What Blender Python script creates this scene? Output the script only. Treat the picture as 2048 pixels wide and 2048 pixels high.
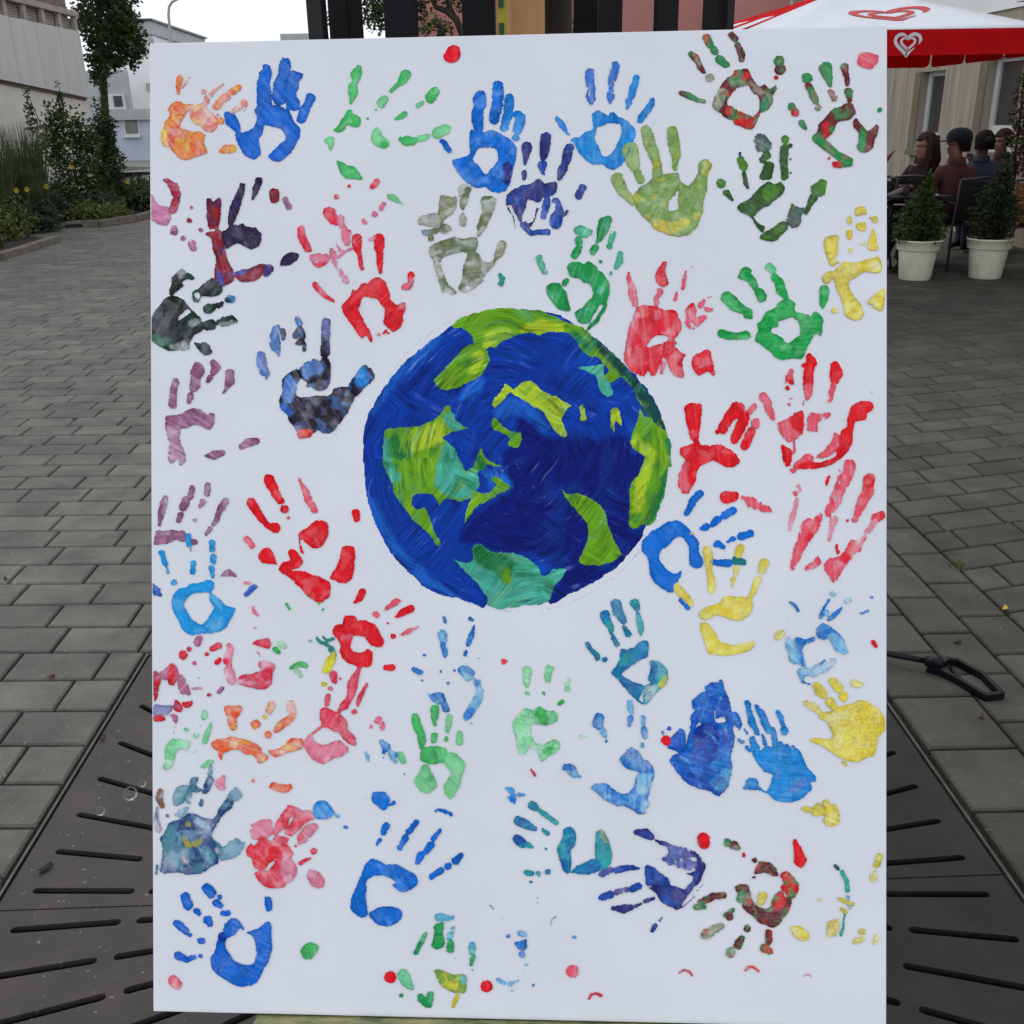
import bpy, bmesh, math, random
import numpy as np
from math import radians, sin, cos, pi, sqrt, atan2
from mathutils import Vector, Matrix

for o in list(bpy.data.objects): bpy.data.objects.remove(o)
SC = bpy.context.scene
COL = SC.collection
random.seed(7)

# ------------------------------------------------------------------ camera
CAM_H = 1.5
LENS_PX = 2010.0                      # focal length in pixels of a 2048 wide frame
def cam_axes(pitch=21.5, yaw=1.5, roll=1.0):
    p, y, k = radians(pitch), radians(yaw), radians(roll)
    fw = Vector((sin(y)*cos(p), cos(y)*cos(p), -sin(p)))
    r = Vector((cos(y), -sin(y), 0)); u = r.cross(fw)
    return r*cos(k)-u*sin(k), u*cos(k)+r*sin(k), fw
CR, CU, CF = cam_axes()
CP = Vector((0, 0, CAM_H))
cam = bpy.data.cameras.new('camera')
cam.sensor_width = 36; cam.lens = 36*LENS_PX/2048
cam.clip_start = 0.05; cam.clip_end = 600
camo = bpy.data.objects.new('camera', cam); COL.objects.link(camo)
camo.matrix_world = Matrix(((CR.x, CU.x, -CF.x, CP.x), (CR.y, CU.y, -CF.y, CP.y), (CR.z, CU.z, -CF.z, CP.z), (0, 0, 0, 1)))
SC.camera = camo

# ------------------------------------------------------------------ sky, sun, exposure
SUN_EL, SUN_AZ = 50, 325              # soft sun behind thick cloud, ahead and to the left
W = bpy.data.worlds.new('World'); SC.world = W; W.use_nodes = True
nt = W.node_tree; nt.nodes.clear()
wo = nt.nodes.new('ShaderNodeOutputWorld'); bg = nt.nodes.new('ShaderNodeBackground')
sky = nt.nodes.new('ShaderNodeTexSky'); sky.sky_type = 'NISHITA'; sky.sun_disc = False
sky.sun_elevation = radians(SUN_EL); sky.sun_rotation = radians(SUN_AZ)
tc = nt.nodes.new('ShaderNodeTexCoord'); nz = nt.nodes.new('ShaderNodeTexNoise')
nz.inputs['Scale'].default_value = 2.2; nz.inputs['Detail'].default_value = 5
rp = nt.nodes.new('ShaderNodeValToRGB')
rp.color_ramp.elements[0].position = .36; rp.color_ramp.elements[0].color = (9.2, 9.6, 10.5, 1)
rp.color_ramp.elements[1].position = .62; rp.color_ramp.elements[1].color = (10.9, 11.1, 11.6, 1)
mx = nt.nodes.new('ShaderNodeMix'); mx.data_type = 'RGBA'; mx.inputs['Factor'].default_value = .88
nt.links.new(tc.outputs['Generated'], nz.inputs['Vector']); nt.links.new(nz.outputs['Fac'], rp.inputs['Fac'])
nt.links.new(sky.outputs['Color'], mx.inputs['A']); nt.links.new(rp.outputs['Color'], mx.inputs['B'])
nt.links.new(mx.outputs['Result'], bg.inputs['Color']); bg.inputs['Strength'].default_value = .1
nt.links.new(bg.outputs['Background'], wo.inputs['Surface'])
sl = bpy.data.lights.new('sun', 'SUN'); sl.energy = .5; sl.angle = radians(28); sl.color = (1, .96, .9)
so = bpy.data.objects.new('sun', sl); COL.objects.link(so)
so.rotation_euler = (radians(90-SUN_EL), 0, radians(180-SUN_AZ))
SC.view_settings.view_transform = 'Standard'; SC.view_settings.look = 'None'
SC.view_settings.exposure = 0.2; SC.view_settings.gamma = 1; SC.view_settings.use_curve_mapping = False

# ------------------------------------------------------------------ helpers
def ray(x, y): return CF + CR*((x-1024)/LENS_PX) - CU*((y-1024)/LENS_PX)
def ground(x, y, z=0):                # where the sight line through (x, y) meets height z
    d = ray(x, y); return CP + d*((z-CAM_H)/d.z)
def at_y(x, y, Y): d = ray(x, y); return CP + d*(Y/d.y)
def at_x(x, y, X): d = ray(x, y); return CP + d*(X/d.x)
def proj(P):
    v = Vector(P)-CP; z = v.dot(CF)
    return (1024+LENS_PX*v.dot(CR)/z, 1024-LENS_PX*v.dot(CU)/z) if z > .05 else (-9e9, -9e9)
def lin(c): return tuple(((v/255)/12.92 if v/255 <= .04045 else ((v/255+.055)/1.055)**2.4) for v in c)

def tag(o, label=None, cat=None, group=None, kind=None):
    if label: o['label'] = label
    if cat: o['category'] = cat
    if group: o['group'] = group
    if kind: o['kind'] = kind
    return o
def thing(name, label, cat, loc=(0, 0, 0), rz=0, group=None):
    o = bpy.data.objects.new(name, None); COL.objects.link(o)
    o.location = loc; o.rotation_euler = (0, 0, rz); o.empty_display_size = .1
    return tag(o, label, cat, group)
def link(name, me, parent=None, loc=None):
    o = bpy.data.objects.new(name, me); COL.objects.link(o)
    if parent: o.parent = parent
    if loc is not None: o.location = loc
    return o
def dup(o, loc, rz=0, label=None, parent=None):
    c = o.copy(); COL.objects.link(c)
    if parent: c.parent = parent
    else: c.location = loc; c.rotation_euler = (0, 0, rz)
    if label: c['label'] = label
    for ch in o.children: dup(ch, None, 0, None, c)
    return c
class MB:                              # collects shapes into one mesh
    def __init__(s): s.bm = bmesh.new()
    def box(s, a, b, M=None):
        vs = [s.bm.verts.new((x, y, z)) for z in (a[2], b[2]) for y in (a[1], b[1]) for x in (a[0], b[0])]
        if M:
            for v in vs: v.co = M @ v.co
        for f in ((0, 2, 3, 1), (4, 5, 7, 6), (0, 1, 5, 4), (2, 6, 7, 3), (0, 4, 6, 2), (1, 3, 7, 5)):
            s.bm.faces.new([vs[i] for i in f])
        return s
    def tube(s, pts, rad, n=8, cap=True):
        pts = [Vector(p) for p in pts]
        if not hasattr(rad, '__len__'): rad = [rad]*len(pts)
        rings = []; ref = Vector((.3, .2, .93))
        for i, p in enumerate(pts):
            t = (pts[min(i+1, len(pts)-1)]-pts[max(i-1, 0)]).normalized()
            if abs(t.dot(ref)) > .97: ref = Vector((.9, .3, .1))
            a = t.cross(ref).normalized(); b = t.cross(a)
            rings.append([s.bm.verts.new(p+(a*cos(2*pi*k/n)+b*sin(2*pi*k/n))*rad[i]) for k in range(n)])
        for A, B in zip(rings, rings[1:]):
            for k in range(n): s.bm.faces.new((A[k], A[(k+1) % n], B[(k+1) % n], B[k]))
        if cap: s.bm.faces.new(rings[0][::-1]); s.bm.faces.new(rings[-1])
        return s
    def lathe(s, prof, n=32, c=(0, 0, 0)):
        rings = [[s.bm.verts.new((c[0]+r*cos(2*pi*k/n), c[1]+r*sin(2*pi*k/n), c[2]+z)) for k in range(n)] for r, z in prof]
        for A, B in zip(rings, rings[1:]):
            for k in range(n): s.bm.faces.new((A[k], A[(k+1) % n], B[(k+1) % n], B[k]))
        return s
    def poly(s, pts):
        s.bm.faces.new([s.bm.verts.new(p) for p in pts]); return s
    def prism(s, pts, vec):
        a = [s.bm.verts.new(p) for p in pts]; b = [s.bm.verts.new(Vector(p)+Vector(vec)) for p in pts]
        s.bm.faces.new(a[::-1]); s.bm.faces.new(b); n = len(a)
        for k in range(n): s.bm.faces.new((a[k], a[(k+1) % n], b[(k+1) % n], b[k]))
        return s
    def mesh(s, name, mat, smooth=False, bevel=0):
        if bevel:
            bmesh.ops.bevel(s.bm, geom=s.bm.edges[:], offset=bevel, segments=2, profile=.7, affect='EDGES')
        bmesh.ops.recalc_face_normals(s.bm, faces=s.bm.faces[:])
        me = bpy.data.meshes.new(name); s.bm.to_mesh(me); s.bm.free()
        if mat: me.materials.append(mat)
        if smooth: me.shade_smooth()
        return me
    def obj(s, name, mat, parent=None, smooth=False, bevel=0, loc=None):
        return link(name, s.mesh(name, mat, smooth, bevel), parent, loc)

def mat(name, c, rough=.7, vary=.12, scale=8, c2=None, bump=.15, bscale=60, metal=0, stretch=(1, 1, 1), rnd=0, spec=.4, obj=True, transl=0, stain=0):
    m = bpy.data.materials.new(name); m.use_nodes = True; t = m.node_tree; N = t.nodes; L = t.links
    b = N['Principled BSDF']; b.inputs['Roughness'].default_value = rough; b.inputs['Metallic'].default_value = metal
    b.inputs['Specular IOR Level'].default_value = spec
    g = N.new('ShaderNodeNewGeometry') if not obj else N.new('ShaderNodeTexCoord')
    vec = g.outputs['Position'] if not obj else g.outputs['Object']
    mp = N.new('ShaderNodeMapping'); mp.inputs['Scale'].default_value = stretch; L.new(vec, mp.inputs['Vector'])
    n1 = N.new('ShaderNodeTexNoise'); n1.inputs['Scale'].default_value = scale; n1.inputs['Detail'].default_value = 6; n1.inputs['Roughness'].default_value = .65
    L.new(mp.outputs['Vector'], n1.inputs['Vector'])
    r = N.new('ShaderNodeValToRGB'); c2 = c2 or tuple(v*(1-vary*2) for v in c)
    r.color_ramp.elements[0].position = .32; r.color_ramp.elements[1].position = .68
    r.color_ramp.elements[0].color = (*c2, 1); r.color_ramp.elements[1].color = (*[v*(1+vary) for v in c], 1)
    L.new(n1.outputs['Fac'], r.inputs['Fac']); out = r.outputs['Color']
    if rnd:
        oi = N.new('ShaderNodeObjectInfo'); at = N.new('ShaderNodeAttribute'); at.attribute_name = 'rnd'
        ad = N.new('ShaderNodeMath'); ad.operation = 'ADD'; L.new(oi.outputs['Random'], ad.inputs[0]); L.new(at.outputs['Fac'], ad.inputs[1])
        fr = N.new('ShaderNodeMath'); fr.operation = 'FRACT'; L.new(ad.outputs[0], fr.inputs[0])
        mr = N.new('ShaderNodeMapRange'); mr.inputs['To Min'].default_value = 1-rnd; mr.inputs['To Max'].default_value = 1+rnd; L.new(fr.outputs[0], mr.inputs['Value'])
        vm = N.new('ShaderNodeVectorMath'); vm.operation = 'SCALE'; L.new(out, vm.inputs[0]); L.new(mr.outputs['Result'], vm.inputs['Scale']); out = vm.outputs[0]
    if stain:
        n3 = N.new('ShaderNodeTexNoise'); n3.inputs['Scale'].default_value = 1.6; n3.inputs['Detail'].default_value = 7; n3.inputs['Roughness'].default_value = .7; L.new(vec, n3.inputs['Vector'])
        m3 = N.new('ShaderNodeMapRange'); m3.inputs['From Min'].default_value = .3; m3.inputs['From Max'].default_value = .7; m3.inputs['To Min'].default_value = 1-stain; m3.inputs['To Max'].default_value = 1+stain*.6; L.new(n3.outputs['Fac'], m3.inputs['Value'])
        v3 = N.new('ShaderNodeVectorMath'); v3.operation = 'SCALE'; L.new(out, v3.inputs[0]); L.new(m3.outputs['Result'], v3.inputs['Scale'])
        n4 = N.new('ShaderNodeTexNoise'); n4.inputs['Scale'].default_value = 75; n4.inputs['Detail'].default_value = 2; L.new(vec, n4.inputs['Vector'])
        r4 = N.new('ShaderNodeValToRGB'); r4.color_ramp.elements[0].position = .70; r4.color_ramp.elements[1].position = .76; r4.color_ramp.elements[0].color = (0, 0, 0, 1); r4.color_ramp.elements[1].color = (.16, .16, .15, 1); L.new(n4.outputs['Fac'], r4.inputs['Fac'])
        a4 = N.new('ShaderNodeVectorMath'); a4.operation = 'ADD'; L.new(v3.outputs[0], a4.inputs[0]); L.new(r4.outputs['Color'], a4.inputs[1]); out = a4.outputs[0]
    L.new(out, b.inputs['Base Color'])
    if bump:
        n2 = N.new('ShaderNodeTexNoise'); n2.inputs['Scale'].default_value = bscale; n2.inputs['Detail'].default_value = 5
        L.new(mp.outputs['Vector'], n2.inputs['Vector'])
        bp = N.new('ShaderNodeBump'); bp.inputs['Strength'].default_value = bump; bp.inputs['Distance'].default_value = .01
        L.new(n2.outputs['Fac'], bp.inputs['Height']); L.new(bp.outputs['Normal'], b.inputs['Normal'])
    if transl:
        b.inputs['Subsurface Weight'].default_value = 0
        tr = N.new('ShaderNodeBsdfTranslucent'); L.new(out, tr.inputs['Color']); ms = N.new('ShaderNodeMixShader'); ms.inputs[0].default_value = transl
        L.new(b.outputs[0], ms.inputs[1]); L.new(tr.outputs[0], ms.inputs[2]); L.new(ms.outputs[0], N['Material Output'].inputs['Surface'])
    return m

# ------------------------------------------------------------------ materials of the place
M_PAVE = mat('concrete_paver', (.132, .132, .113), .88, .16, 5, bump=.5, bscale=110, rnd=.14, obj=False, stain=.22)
M_PAVER = mat('concrete_paver_shaded', (.070, .068, .055), .88, .18, 5, bump=.5, bscale=110, rnd=.18, obj=False, stain=.28)  # right-hand pavers, darker colour carries the shade on that side
M_JOINT = mat('mossy_joint_sand', (.030, .032, .018), .95, .3, 14, c2=(.012, .012, .010), bump=.5, bscale=90)
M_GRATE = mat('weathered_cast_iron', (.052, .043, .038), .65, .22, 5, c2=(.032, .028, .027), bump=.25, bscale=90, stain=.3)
M_GRATE2 = mat('shaded_cast_iron', (.022, .020, .019), .62, .25, 5, c2=(.014, .0135, .013), bump=.25, bscale=90, spec=.25)  # same iron for the right plates, that side's shade put into the colour
M_STEEL = mat('galvanised_edge', (.085, .082, .072), .5, .2, 20, metal=.5, bump=.05)
M_BLACK = mat('black_coated_steel', (.006, .006, .008), .5, .1, 8, bump=.05, spec=.12)
M_BLKPL = mat('black_plastic', (.006, .006, .009), .38, .1, 8, bump=.03, spec=.2)
M_SOIL = mat('dark_soil', (.030, .022, .016), .95, .3, 12, bump=.8, bscale=30)
M_BARK = mat('bark', (.045, .040, .030), .9, .4, 30, c2=(.014, .013, .010), stretch=(1, 1, .16), bump=1.0, bscale=60)
M_STAKE = mat('tan_peeled_stake', (.46, .245, .095), .6, .12, 14, stretch=(1, 1, .1), bump=.15)
M_LEAF = [mat('leaf_'+n, c, .6, .25, 3, rnd=.3, transl=.25, bump=0, spec=.25) for n, c in
          (('deep', (.034, .062, .022)), ('mid', (.062, .105, .032)), ('yellowish', (.115, .145, .040)), ('blue_green', (.070, .095, .062)), ('conifer', (.085, .165, .045)), ('brown', (.105, .075, .048)))]
M_BLADE = mat('grass_blade', (.10, .125, .06), .6, .3, 4, c2=(.03, .045, .02), transl=.35, bump=0, spec=.2)
M_STONE = mat('kerb_stone', (.17, .155, .13), .9, .2, 6, bump=.4, bscale=40)
M_PLAST = mat('pale_render', (.72, .71, .64), .9, .08, 1.2, bump=.15, bscale=40)
M_CLAD = mat('grey_cladding', (.55, .565, .545), .6, .05, 1.5, stretch=(3, 3, .3), bump=.05)
M_TRIM = mat('pale_timber_rail', (.36, .33, .30), .7, .12, 4, bump=.1)
M_BRWN = mat('brown_slats', (.19, .145, .13), .75, .2, 6, bump=.2)
M_WHITE = mat('white_facade', (.84, .86, .86), .85, .05, .5, bump=.1)
M_GREYF = mat('grey_fascia', (.40, .42, .42), .7, .08, 1, bump=.05)
M_BLUEW = mat('blue_grey_render', (.46, .50, .60), .9, .06, .8, bump=.15)
M_GLASS = mat('dark_window_glass', (.055, .062, .058), .15, .1, 1, bump=0, spec=.25)
M_BLIND = mat('closed_blind', (.18, .18, .18), .7, .1, 3, bump=.1)
M_FRAME = mat('white_window_frame', (.62, .63, .60), .5, .05, 3, bump=0)
M_PINK = mat('pink_facade', (.44, .19, .165), .9, .07, .7, bump=.15, bscale=20)
M_CONC = mat('board_marked_concrete', (.36, .325, .265), .92, .16, 2.2, c2=(.24, .21, .165), stretch=(5, 5, .35), bump=.3, bscale=10)
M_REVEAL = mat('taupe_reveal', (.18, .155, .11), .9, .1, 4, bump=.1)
M_RED = mat('red_canvas', (.74, .010, .014), .8, .07, 5, bump=.08, transl=.42, spec=.1)
M_UWHT = mat('white_umbrella_canvas', (.76, .79, .84), .75, .04, 4, bump=.08, transl=.2)
M_LOGO = mat('logo_red', (.50, .05, .05), .75, .05, 5, bump=0)
M_POT = mat('cream_plastic_pot', (.84, .83, .68), .55, .06, 5, c2=(.66, .64, .50), bump=.08)
M_METAL = mat('grey_chair_tube', (.05, .05, .055), .4, .1, 5, metal=.4, bump=0)
M_ALU = mat('bright_chair_arm', (.72, .70, .66), .35, .05, 5, bump=0)
M_WICK = mat('tan_wicker', (.26, .105, .030), .7, .25, 60, bump=.6, bscale=120)
M_SEAT = mat('dark_seat_mesh', (.010, .010, .012), .7, .2, 40, bump=.4)
M_CUSH = mat('straw_cushion', (.46, .36, .15), .85, .15, 12, bump=.3)
M_PURP = mat('purple_cushion', (.075, .012, .13), .85, .15, 12, bump=.2)
M_GRASS = mat('lawn_grass', (.035, .045, .018), .95, .3, 8, bump=.8, bscale=60)
M_PET = mat('pink_blossom', (.42, .13, .19), .7, .35, 5, c2=(.16, .02, .05), rnd=.4, transl=.2, bump=0)
M_YEL = mat('yellow_petals', (.60, .42, .03), .6, .1, 20, bump=0)
M_TAPE = mat('yellow_tape', (.55, .47, .05), .6, .05, 10, bump=0)
M_TMARK = mat('green_tape_print', (.03, .10, .05), .7, .05, 10, bump=0)
M_EASEL = mat('paint_stained_wood', (.12, .045, .032), .65, .5, 9, c2=(.26, .20, .15), stretch=(1, 1, 1), bump=.3, bscale=60)
M_EDGE = mat('paint_crusted_ledge', (.30, .27, .12), .6, .4, 24, c2=(.07, .12, .06), stretch=(1, 2, 2), bump=.4, bscale=90)

# ------------------------------------------------------------------ ground
def gz(x, y): return -.45*max(0, (y-20)/40) if y > 20 else 0
m = MB(); xs = [-80, -40, -20, -12, -8, -5.7, 8, 14, 30, 80]; ys = [-30, 0, 10, 20, 30, 45, 60, 90, 160]
grid = [[m.bm.verts.new((x, y, gz(x, y)-.022)) for x in xs] for y in ys]
GX, GY = (-1.055, 1.085), (.62, 2.69)               # the opening for the tree grate
for j in range(len(ys)-1):
    for i in range(len(xs)-1): m.bm.faces.new((grid[j][i], grid[j][i+1], grid[j+1][i+1], grid[j+1][i]))
pave = m.obj('pavement', None); tag(pave, kind='structure')
def far_paving():
    t = bpy.data.materials.new('paving_joints_and_far_bond'); t.use_nodes = True; N = t.node_tree.nodes; L = t.node_tree.links; b = N['Principled BSDF']
    g = N.new('ShaderNodeNewGeometry'); sx = N.new('ShaderNodeSeparateXYZ'); L.new(g.outputs['Position'], sx.inputs[0])
    br = N.new('ShaderNodeTexBrick'); br.inputs['Scale'].default_value = 1; br.inputs['Brick Width'].default_value = .267; br.inputs['Row Height'].default_value = .163
    br.inputs['Mortar Size'].default_value = .006; br.inputs['Color1'].default_value = (.118, .118, .107, 1); br.inputs['Color2'].default_value = (.14, .14, .127, 1); br.inputs['Mortar'].default_value = (.05, .05, .04, 1)
    L.new(g.outputs['Position'], br.inputs['Vector'])
    n = N.new('ShaderNodeTexNoise'); n.inputs['Scale'].default_value = 26; n.inputs['Detail'].default_value = 6; L.new(g.outputs['Position'], n.inputs['Vector'])
    r = N.new('ShaderNodeValToRGB'); r.color_ramp.elements[0].position = .40; r.color_ramp.elements[1].position = .68
    r.color_ramp.elements[0].color = (.011, .011, .009, 1); r.color_ramp.elements[1].color = (.050, .058, .016, 1); L.new(n.outputs['Fac'], r.inputs['Fac'])
    lt = N.new('ShaderNodeMath'); lt.operation = 'GREATER_THAN'; lt.inputs[1].default_value = 16.0; L.new(sx.outputs['Y'], lt.inputs[0])
    mxx = N.new('ShaderNodeMix'); mxx.data_type = 'RGBA'; L.new(lt.outputs[0], mxx.inputs['Factor']); L.new(r.outputs['Color'], mxx.inputs['A']); L.new(br.outputs['Color'], mxx.inputs['B'])
    L.new(mxx.outputs['Result'], b.inputs['Base Color']); b.inputs['Roughness'].default_value = .95
    return t
pave.data.materials.append(far_paving())

def paver_mesh(w, d, shear, lx=0, hx=1):
    """one paver, chamfered; w along the row, d deep; rows run off at a slope of shear"""
    m = MB(); e = .0048; c = .005
    def ring(o, z): return [m.bm.verts.new((x, y+shear*x, z)) for x, y in ((e+o, e+o), (w-e-o, e+o), (w-e-o, d-e-o), (e+o, d-e-o))]
    A, B, Cc = ring(0, -.02), ring(0, -c), ring(c, 0)
    for P, Q in ((A, B), (B, Cc)):
        for k in range(4): m.bm.faces.new((P[k], P[(k+1) % 4], Q[(k+1) % 4], Q[k]))
    m.bm.faces.new(Cc); return m
PAVERS = []                                           # (x, y, w, d, shear, material)
PW, PD = .267, .163
def clip_row(x0, x1, y, off, shear, w, d, mt, hole=True):
    x = x0+off-w
    while x < x1:
        a, b = max(x, x0), min(x+w, x1)
        yy = y+shear*a
        if b-a > .03:
            segs = [(a, b)]
            if hole and yy+d > GY[0]+.02 and yy < GY[1]-.02:
                segs = [(p, q) for p, q in ((a, min(b, GX[0])), (max(a, GX[1]), b)) if q-p > .025]
            for p, q in segs: PAVERS.append((p, y+shear*p, q-p, d, shear, mt))
        x += w
row = 0; y = -.9
while y < 16:                                         # left and middle field
    if y+d_ if (d_ := PD) and False else True:
        x0 = -6.9
        off = (.0 if row % 2 else .083)+.13*((row//7) % 2)
        clip_row(x0, 1.09 if y < 16 else 1.09, y, off, -.045, PW, PD, 0)
    row += 1; y += PD
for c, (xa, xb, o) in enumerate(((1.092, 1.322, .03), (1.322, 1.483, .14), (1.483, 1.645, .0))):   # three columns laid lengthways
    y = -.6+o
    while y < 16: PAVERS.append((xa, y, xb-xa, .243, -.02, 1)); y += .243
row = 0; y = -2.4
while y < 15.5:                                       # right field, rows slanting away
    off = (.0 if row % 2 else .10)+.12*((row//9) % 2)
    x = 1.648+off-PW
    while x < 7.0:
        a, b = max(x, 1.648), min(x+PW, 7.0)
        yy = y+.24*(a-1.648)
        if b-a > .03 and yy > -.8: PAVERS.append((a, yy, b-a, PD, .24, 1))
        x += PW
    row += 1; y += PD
def shown(p):
    q = proj((p[0]+p[2]/2, p[1]+p[3]/2, 0))
    if not (-20 < q[0] < 2068 and -20 < q[1] < 2070): return False
    return not (300 < q[0] < 1772 and 70 < q[1] < 2020)
vis = sorted([p for p in PAVERS if shown(p)], key=lambda p: (p[0]**2+p[1]**2))
near = set(id(p) for p in vis[:300]); cache = {}
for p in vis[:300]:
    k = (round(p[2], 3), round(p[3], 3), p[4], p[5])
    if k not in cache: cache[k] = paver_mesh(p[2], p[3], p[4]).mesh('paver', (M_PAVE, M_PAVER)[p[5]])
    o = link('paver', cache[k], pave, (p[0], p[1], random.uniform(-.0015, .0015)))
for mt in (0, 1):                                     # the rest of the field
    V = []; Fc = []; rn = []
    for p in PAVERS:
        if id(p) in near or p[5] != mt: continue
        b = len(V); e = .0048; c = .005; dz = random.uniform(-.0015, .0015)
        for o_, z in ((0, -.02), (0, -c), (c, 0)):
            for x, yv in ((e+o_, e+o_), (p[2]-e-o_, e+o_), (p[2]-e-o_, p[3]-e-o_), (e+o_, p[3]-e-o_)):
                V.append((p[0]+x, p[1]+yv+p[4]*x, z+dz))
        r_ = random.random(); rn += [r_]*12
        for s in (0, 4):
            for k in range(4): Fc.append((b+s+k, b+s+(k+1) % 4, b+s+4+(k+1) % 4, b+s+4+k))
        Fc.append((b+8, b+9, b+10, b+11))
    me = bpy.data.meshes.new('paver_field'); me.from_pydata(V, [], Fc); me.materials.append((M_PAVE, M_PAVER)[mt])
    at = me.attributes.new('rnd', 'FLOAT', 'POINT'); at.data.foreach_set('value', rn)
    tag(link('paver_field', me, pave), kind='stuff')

# ------------------------------------------------------------------ cast iron tree grate
GC = Vector((.015, 1.655, 0)); HS = 1.06
grate = thing('tree_grate', 'large square dark iron tree grate with radial slots under the canvas', 'tree grate', GC)
def slot(a, r0, r1, w=.0088):
    n = 5; pts = []
    d = Vector((cos(a), sin(a), 0)); p = Vector((-sin(a), cos(a), 0))
    for r, s in ((r1, 1), (r0, -1)):
        for k in range(n):
            b = -pi/2+pi*k/(n-1); pts.append(d*(r+s*w*cos(b))+p*(w*sin(b)*s))
    return pts
def plate(sx, sy):
    cu = bpy.data.curves.new('plate', 'CURVE'); cu.dimensions = '2D'; cu.fill_mode = 'BOTH'; cu.extrude = .006
    def spl(pts):
        s = cu.splines.new('POLY'); s.points.add(len(pts)-1); s.use_cyclic_u = True
        for q, p in zip(s.points, pts): q.co = (p[0], p[1], 0, 1)
    e = .0018; R0 = .40
    arc = [(R0*cos(a)*sx, R0*sin(a)*sy) for a in [radians(90*k/10) for k in range(11)]]
    arc[0] = (R0*sx, e*sy); arc[-1] = (e*sx, R0*sy)
    spl(arc+[(e*sx, (HS-.012)*sy), ((HS-.012)*sx, (HS-.012)*sy), ((HS-.012)*sx, e*sy)])
    for k in range(13):
        a = radians(3.2+6.95*k); ca, sa = cos(a), sin(a); rm = .985/max(ca, sa)
        cut = .80+.0*k if k % 2 else .775
        for r0, r1 in ((.46, cut-.035), (cut+.012, rm)):
            if r1-r0 > .06: spl([(p[0]*sx, p[1]*sy) for p in slot(a, r0, r1)])
    o = bpy.data.objects.new('tmp', cu); COL.objects.link(o)
    dg = bpy.context.evaluated_depsgraph_get(); dg.update()
    me = bpy.data.meshes.new_from_object(o.evaluated_get(dg)); bpy.data.objects.remove(o)
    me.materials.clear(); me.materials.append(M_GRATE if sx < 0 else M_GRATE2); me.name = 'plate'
    return link('plate', me, grate, (0, 0, -.008))
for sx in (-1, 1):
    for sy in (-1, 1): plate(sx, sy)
for a, b in (((-HS, -HS), (-HS+.006, HS)), ((HS-.006, -HS), (HS, HS)), ((-HS+.0065, HS-.006), (HS-.0065, HS)), ((-HS+.0065, -HS), (HS-.0065, -HS+.006))):
    MB().box((a[0], a[1], -.25), (b[0], b[1], .001)).obj('frame_edge', M_STEEL, grate)
m = MB().box((-HS+.01, -HS+.01, -.2), (HS-.01, HS-.01, -.10)); m.obj('pit_floor', M_SOIL, grate)
# the sheet under the paving is cut away over the pit
bm = bmesh.new(); bm.from_mesh(pave.data)
for co, no in (((GC.x-HS, 0, 0), (1, 0, 0)), ((GC.x+HS, 0, 0), (1, 0, 0)), ((0, GC.y-HS, 0), (0, 1, 0)), ((0, GC.y+HS, 0), (0, 1, 0))):
    bmesh.ops.bisect_plane(bm, geom=bm.verts[:]+bm.edges[:]+bm.faces[:], plane_co=co, plane_no=no)
dl = [f for f in bm.faces if abs(f.calc_center_median().x-GC.x) < HS and abs(f.calc_center_median().y-GC.y) < HS]
bmesh.ops.delete(bm, geom=dl, context='FACES'); bm.to_mesh(pave.data); bm.free()

# ------------------------------------------------------------------ leaf clouds
def leaves(n, place, size, mats, parent, name='foliage', narrow=.5, seed=1):
    rg = np.random.default_rng(seed); P = np.array(place(rg, n)); n = len(P)
    nrm = rg.normal(size=(n, 3)); nrm[:, 2] = np.abs(nrm[:, 2])+.3; nrm /= np.linalg.norm(nrm, axis=1)[:, None]
    t = np.cross(nrm, rg.normal(size=(n, 3))); t /= np.linalg.norm(t, axis=1)[:, None]+1e-9; b = np.cross(nrm, t)
    s = (size*rg.uniform(.6, 1.3, n))[:, None]
    V = np.stack([P-t*s, P+b*s*narrow-nrm*s*.15, P+t*s, P-b*s*narrow-nrm*s*.15], 1).reshape(-1, 3)
    me = bpy.data.meshes.new(name); me.from_pydata(V.tolist(), [], np.arange(n*4).reshape(-1, 4).tolist())
    for k in mats: me.materials.append(k)
    lo = fbq(P, .35)*.8+rg.random(n)*.6
    me.polygons.foreach_set('material_index', np.clip((lo*len(mats)).astype(int), 0, len(mats)-1).astype(np.int32))
    at = me.attributes.new('rnd', 'FLOAT', 'POINT'); at.data.foreach_set('value', np.repeat(rg.random(n), 4).astype(np.float32))
    return tag(link(name, me, parent), kind='stuff')
def fbq(P, s):
    q = P/s; return .5+.25*(np.sin(q[:, 0]*2.1+q[:, 2]*1.3)+np.sin(q[:, 1]*1.7-q[:, 2]*2.3+1))
def blobs(bl, sh=.35):
    """points through a set of ellipsoids, denser near their surface, with gaps"""
    def f(rg, n):
        out = []; w = np.array([r[3]*r[4]*r[5] for r in bl])**.7; cnt = (n*w/w.sum()).astype(int)
        for (x, y, z, a, b, c), k in zip(bl, cnt):
            d = rg.normal(size=(k, 3)); d /= np.linalg.norm(d, axis=1)[:, None]
            r = rg.uniform(sh, 1.0, k)**.6*(1+.18*np.sin(d[:, 0]*7+x)+.15*np.sin(d[:, 2]*9+y))
            out.append(np.array((x, y, z))+d*r[:, None]*np.array((a, b, c)))
        return np.concatenate(out)
    return f

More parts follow.
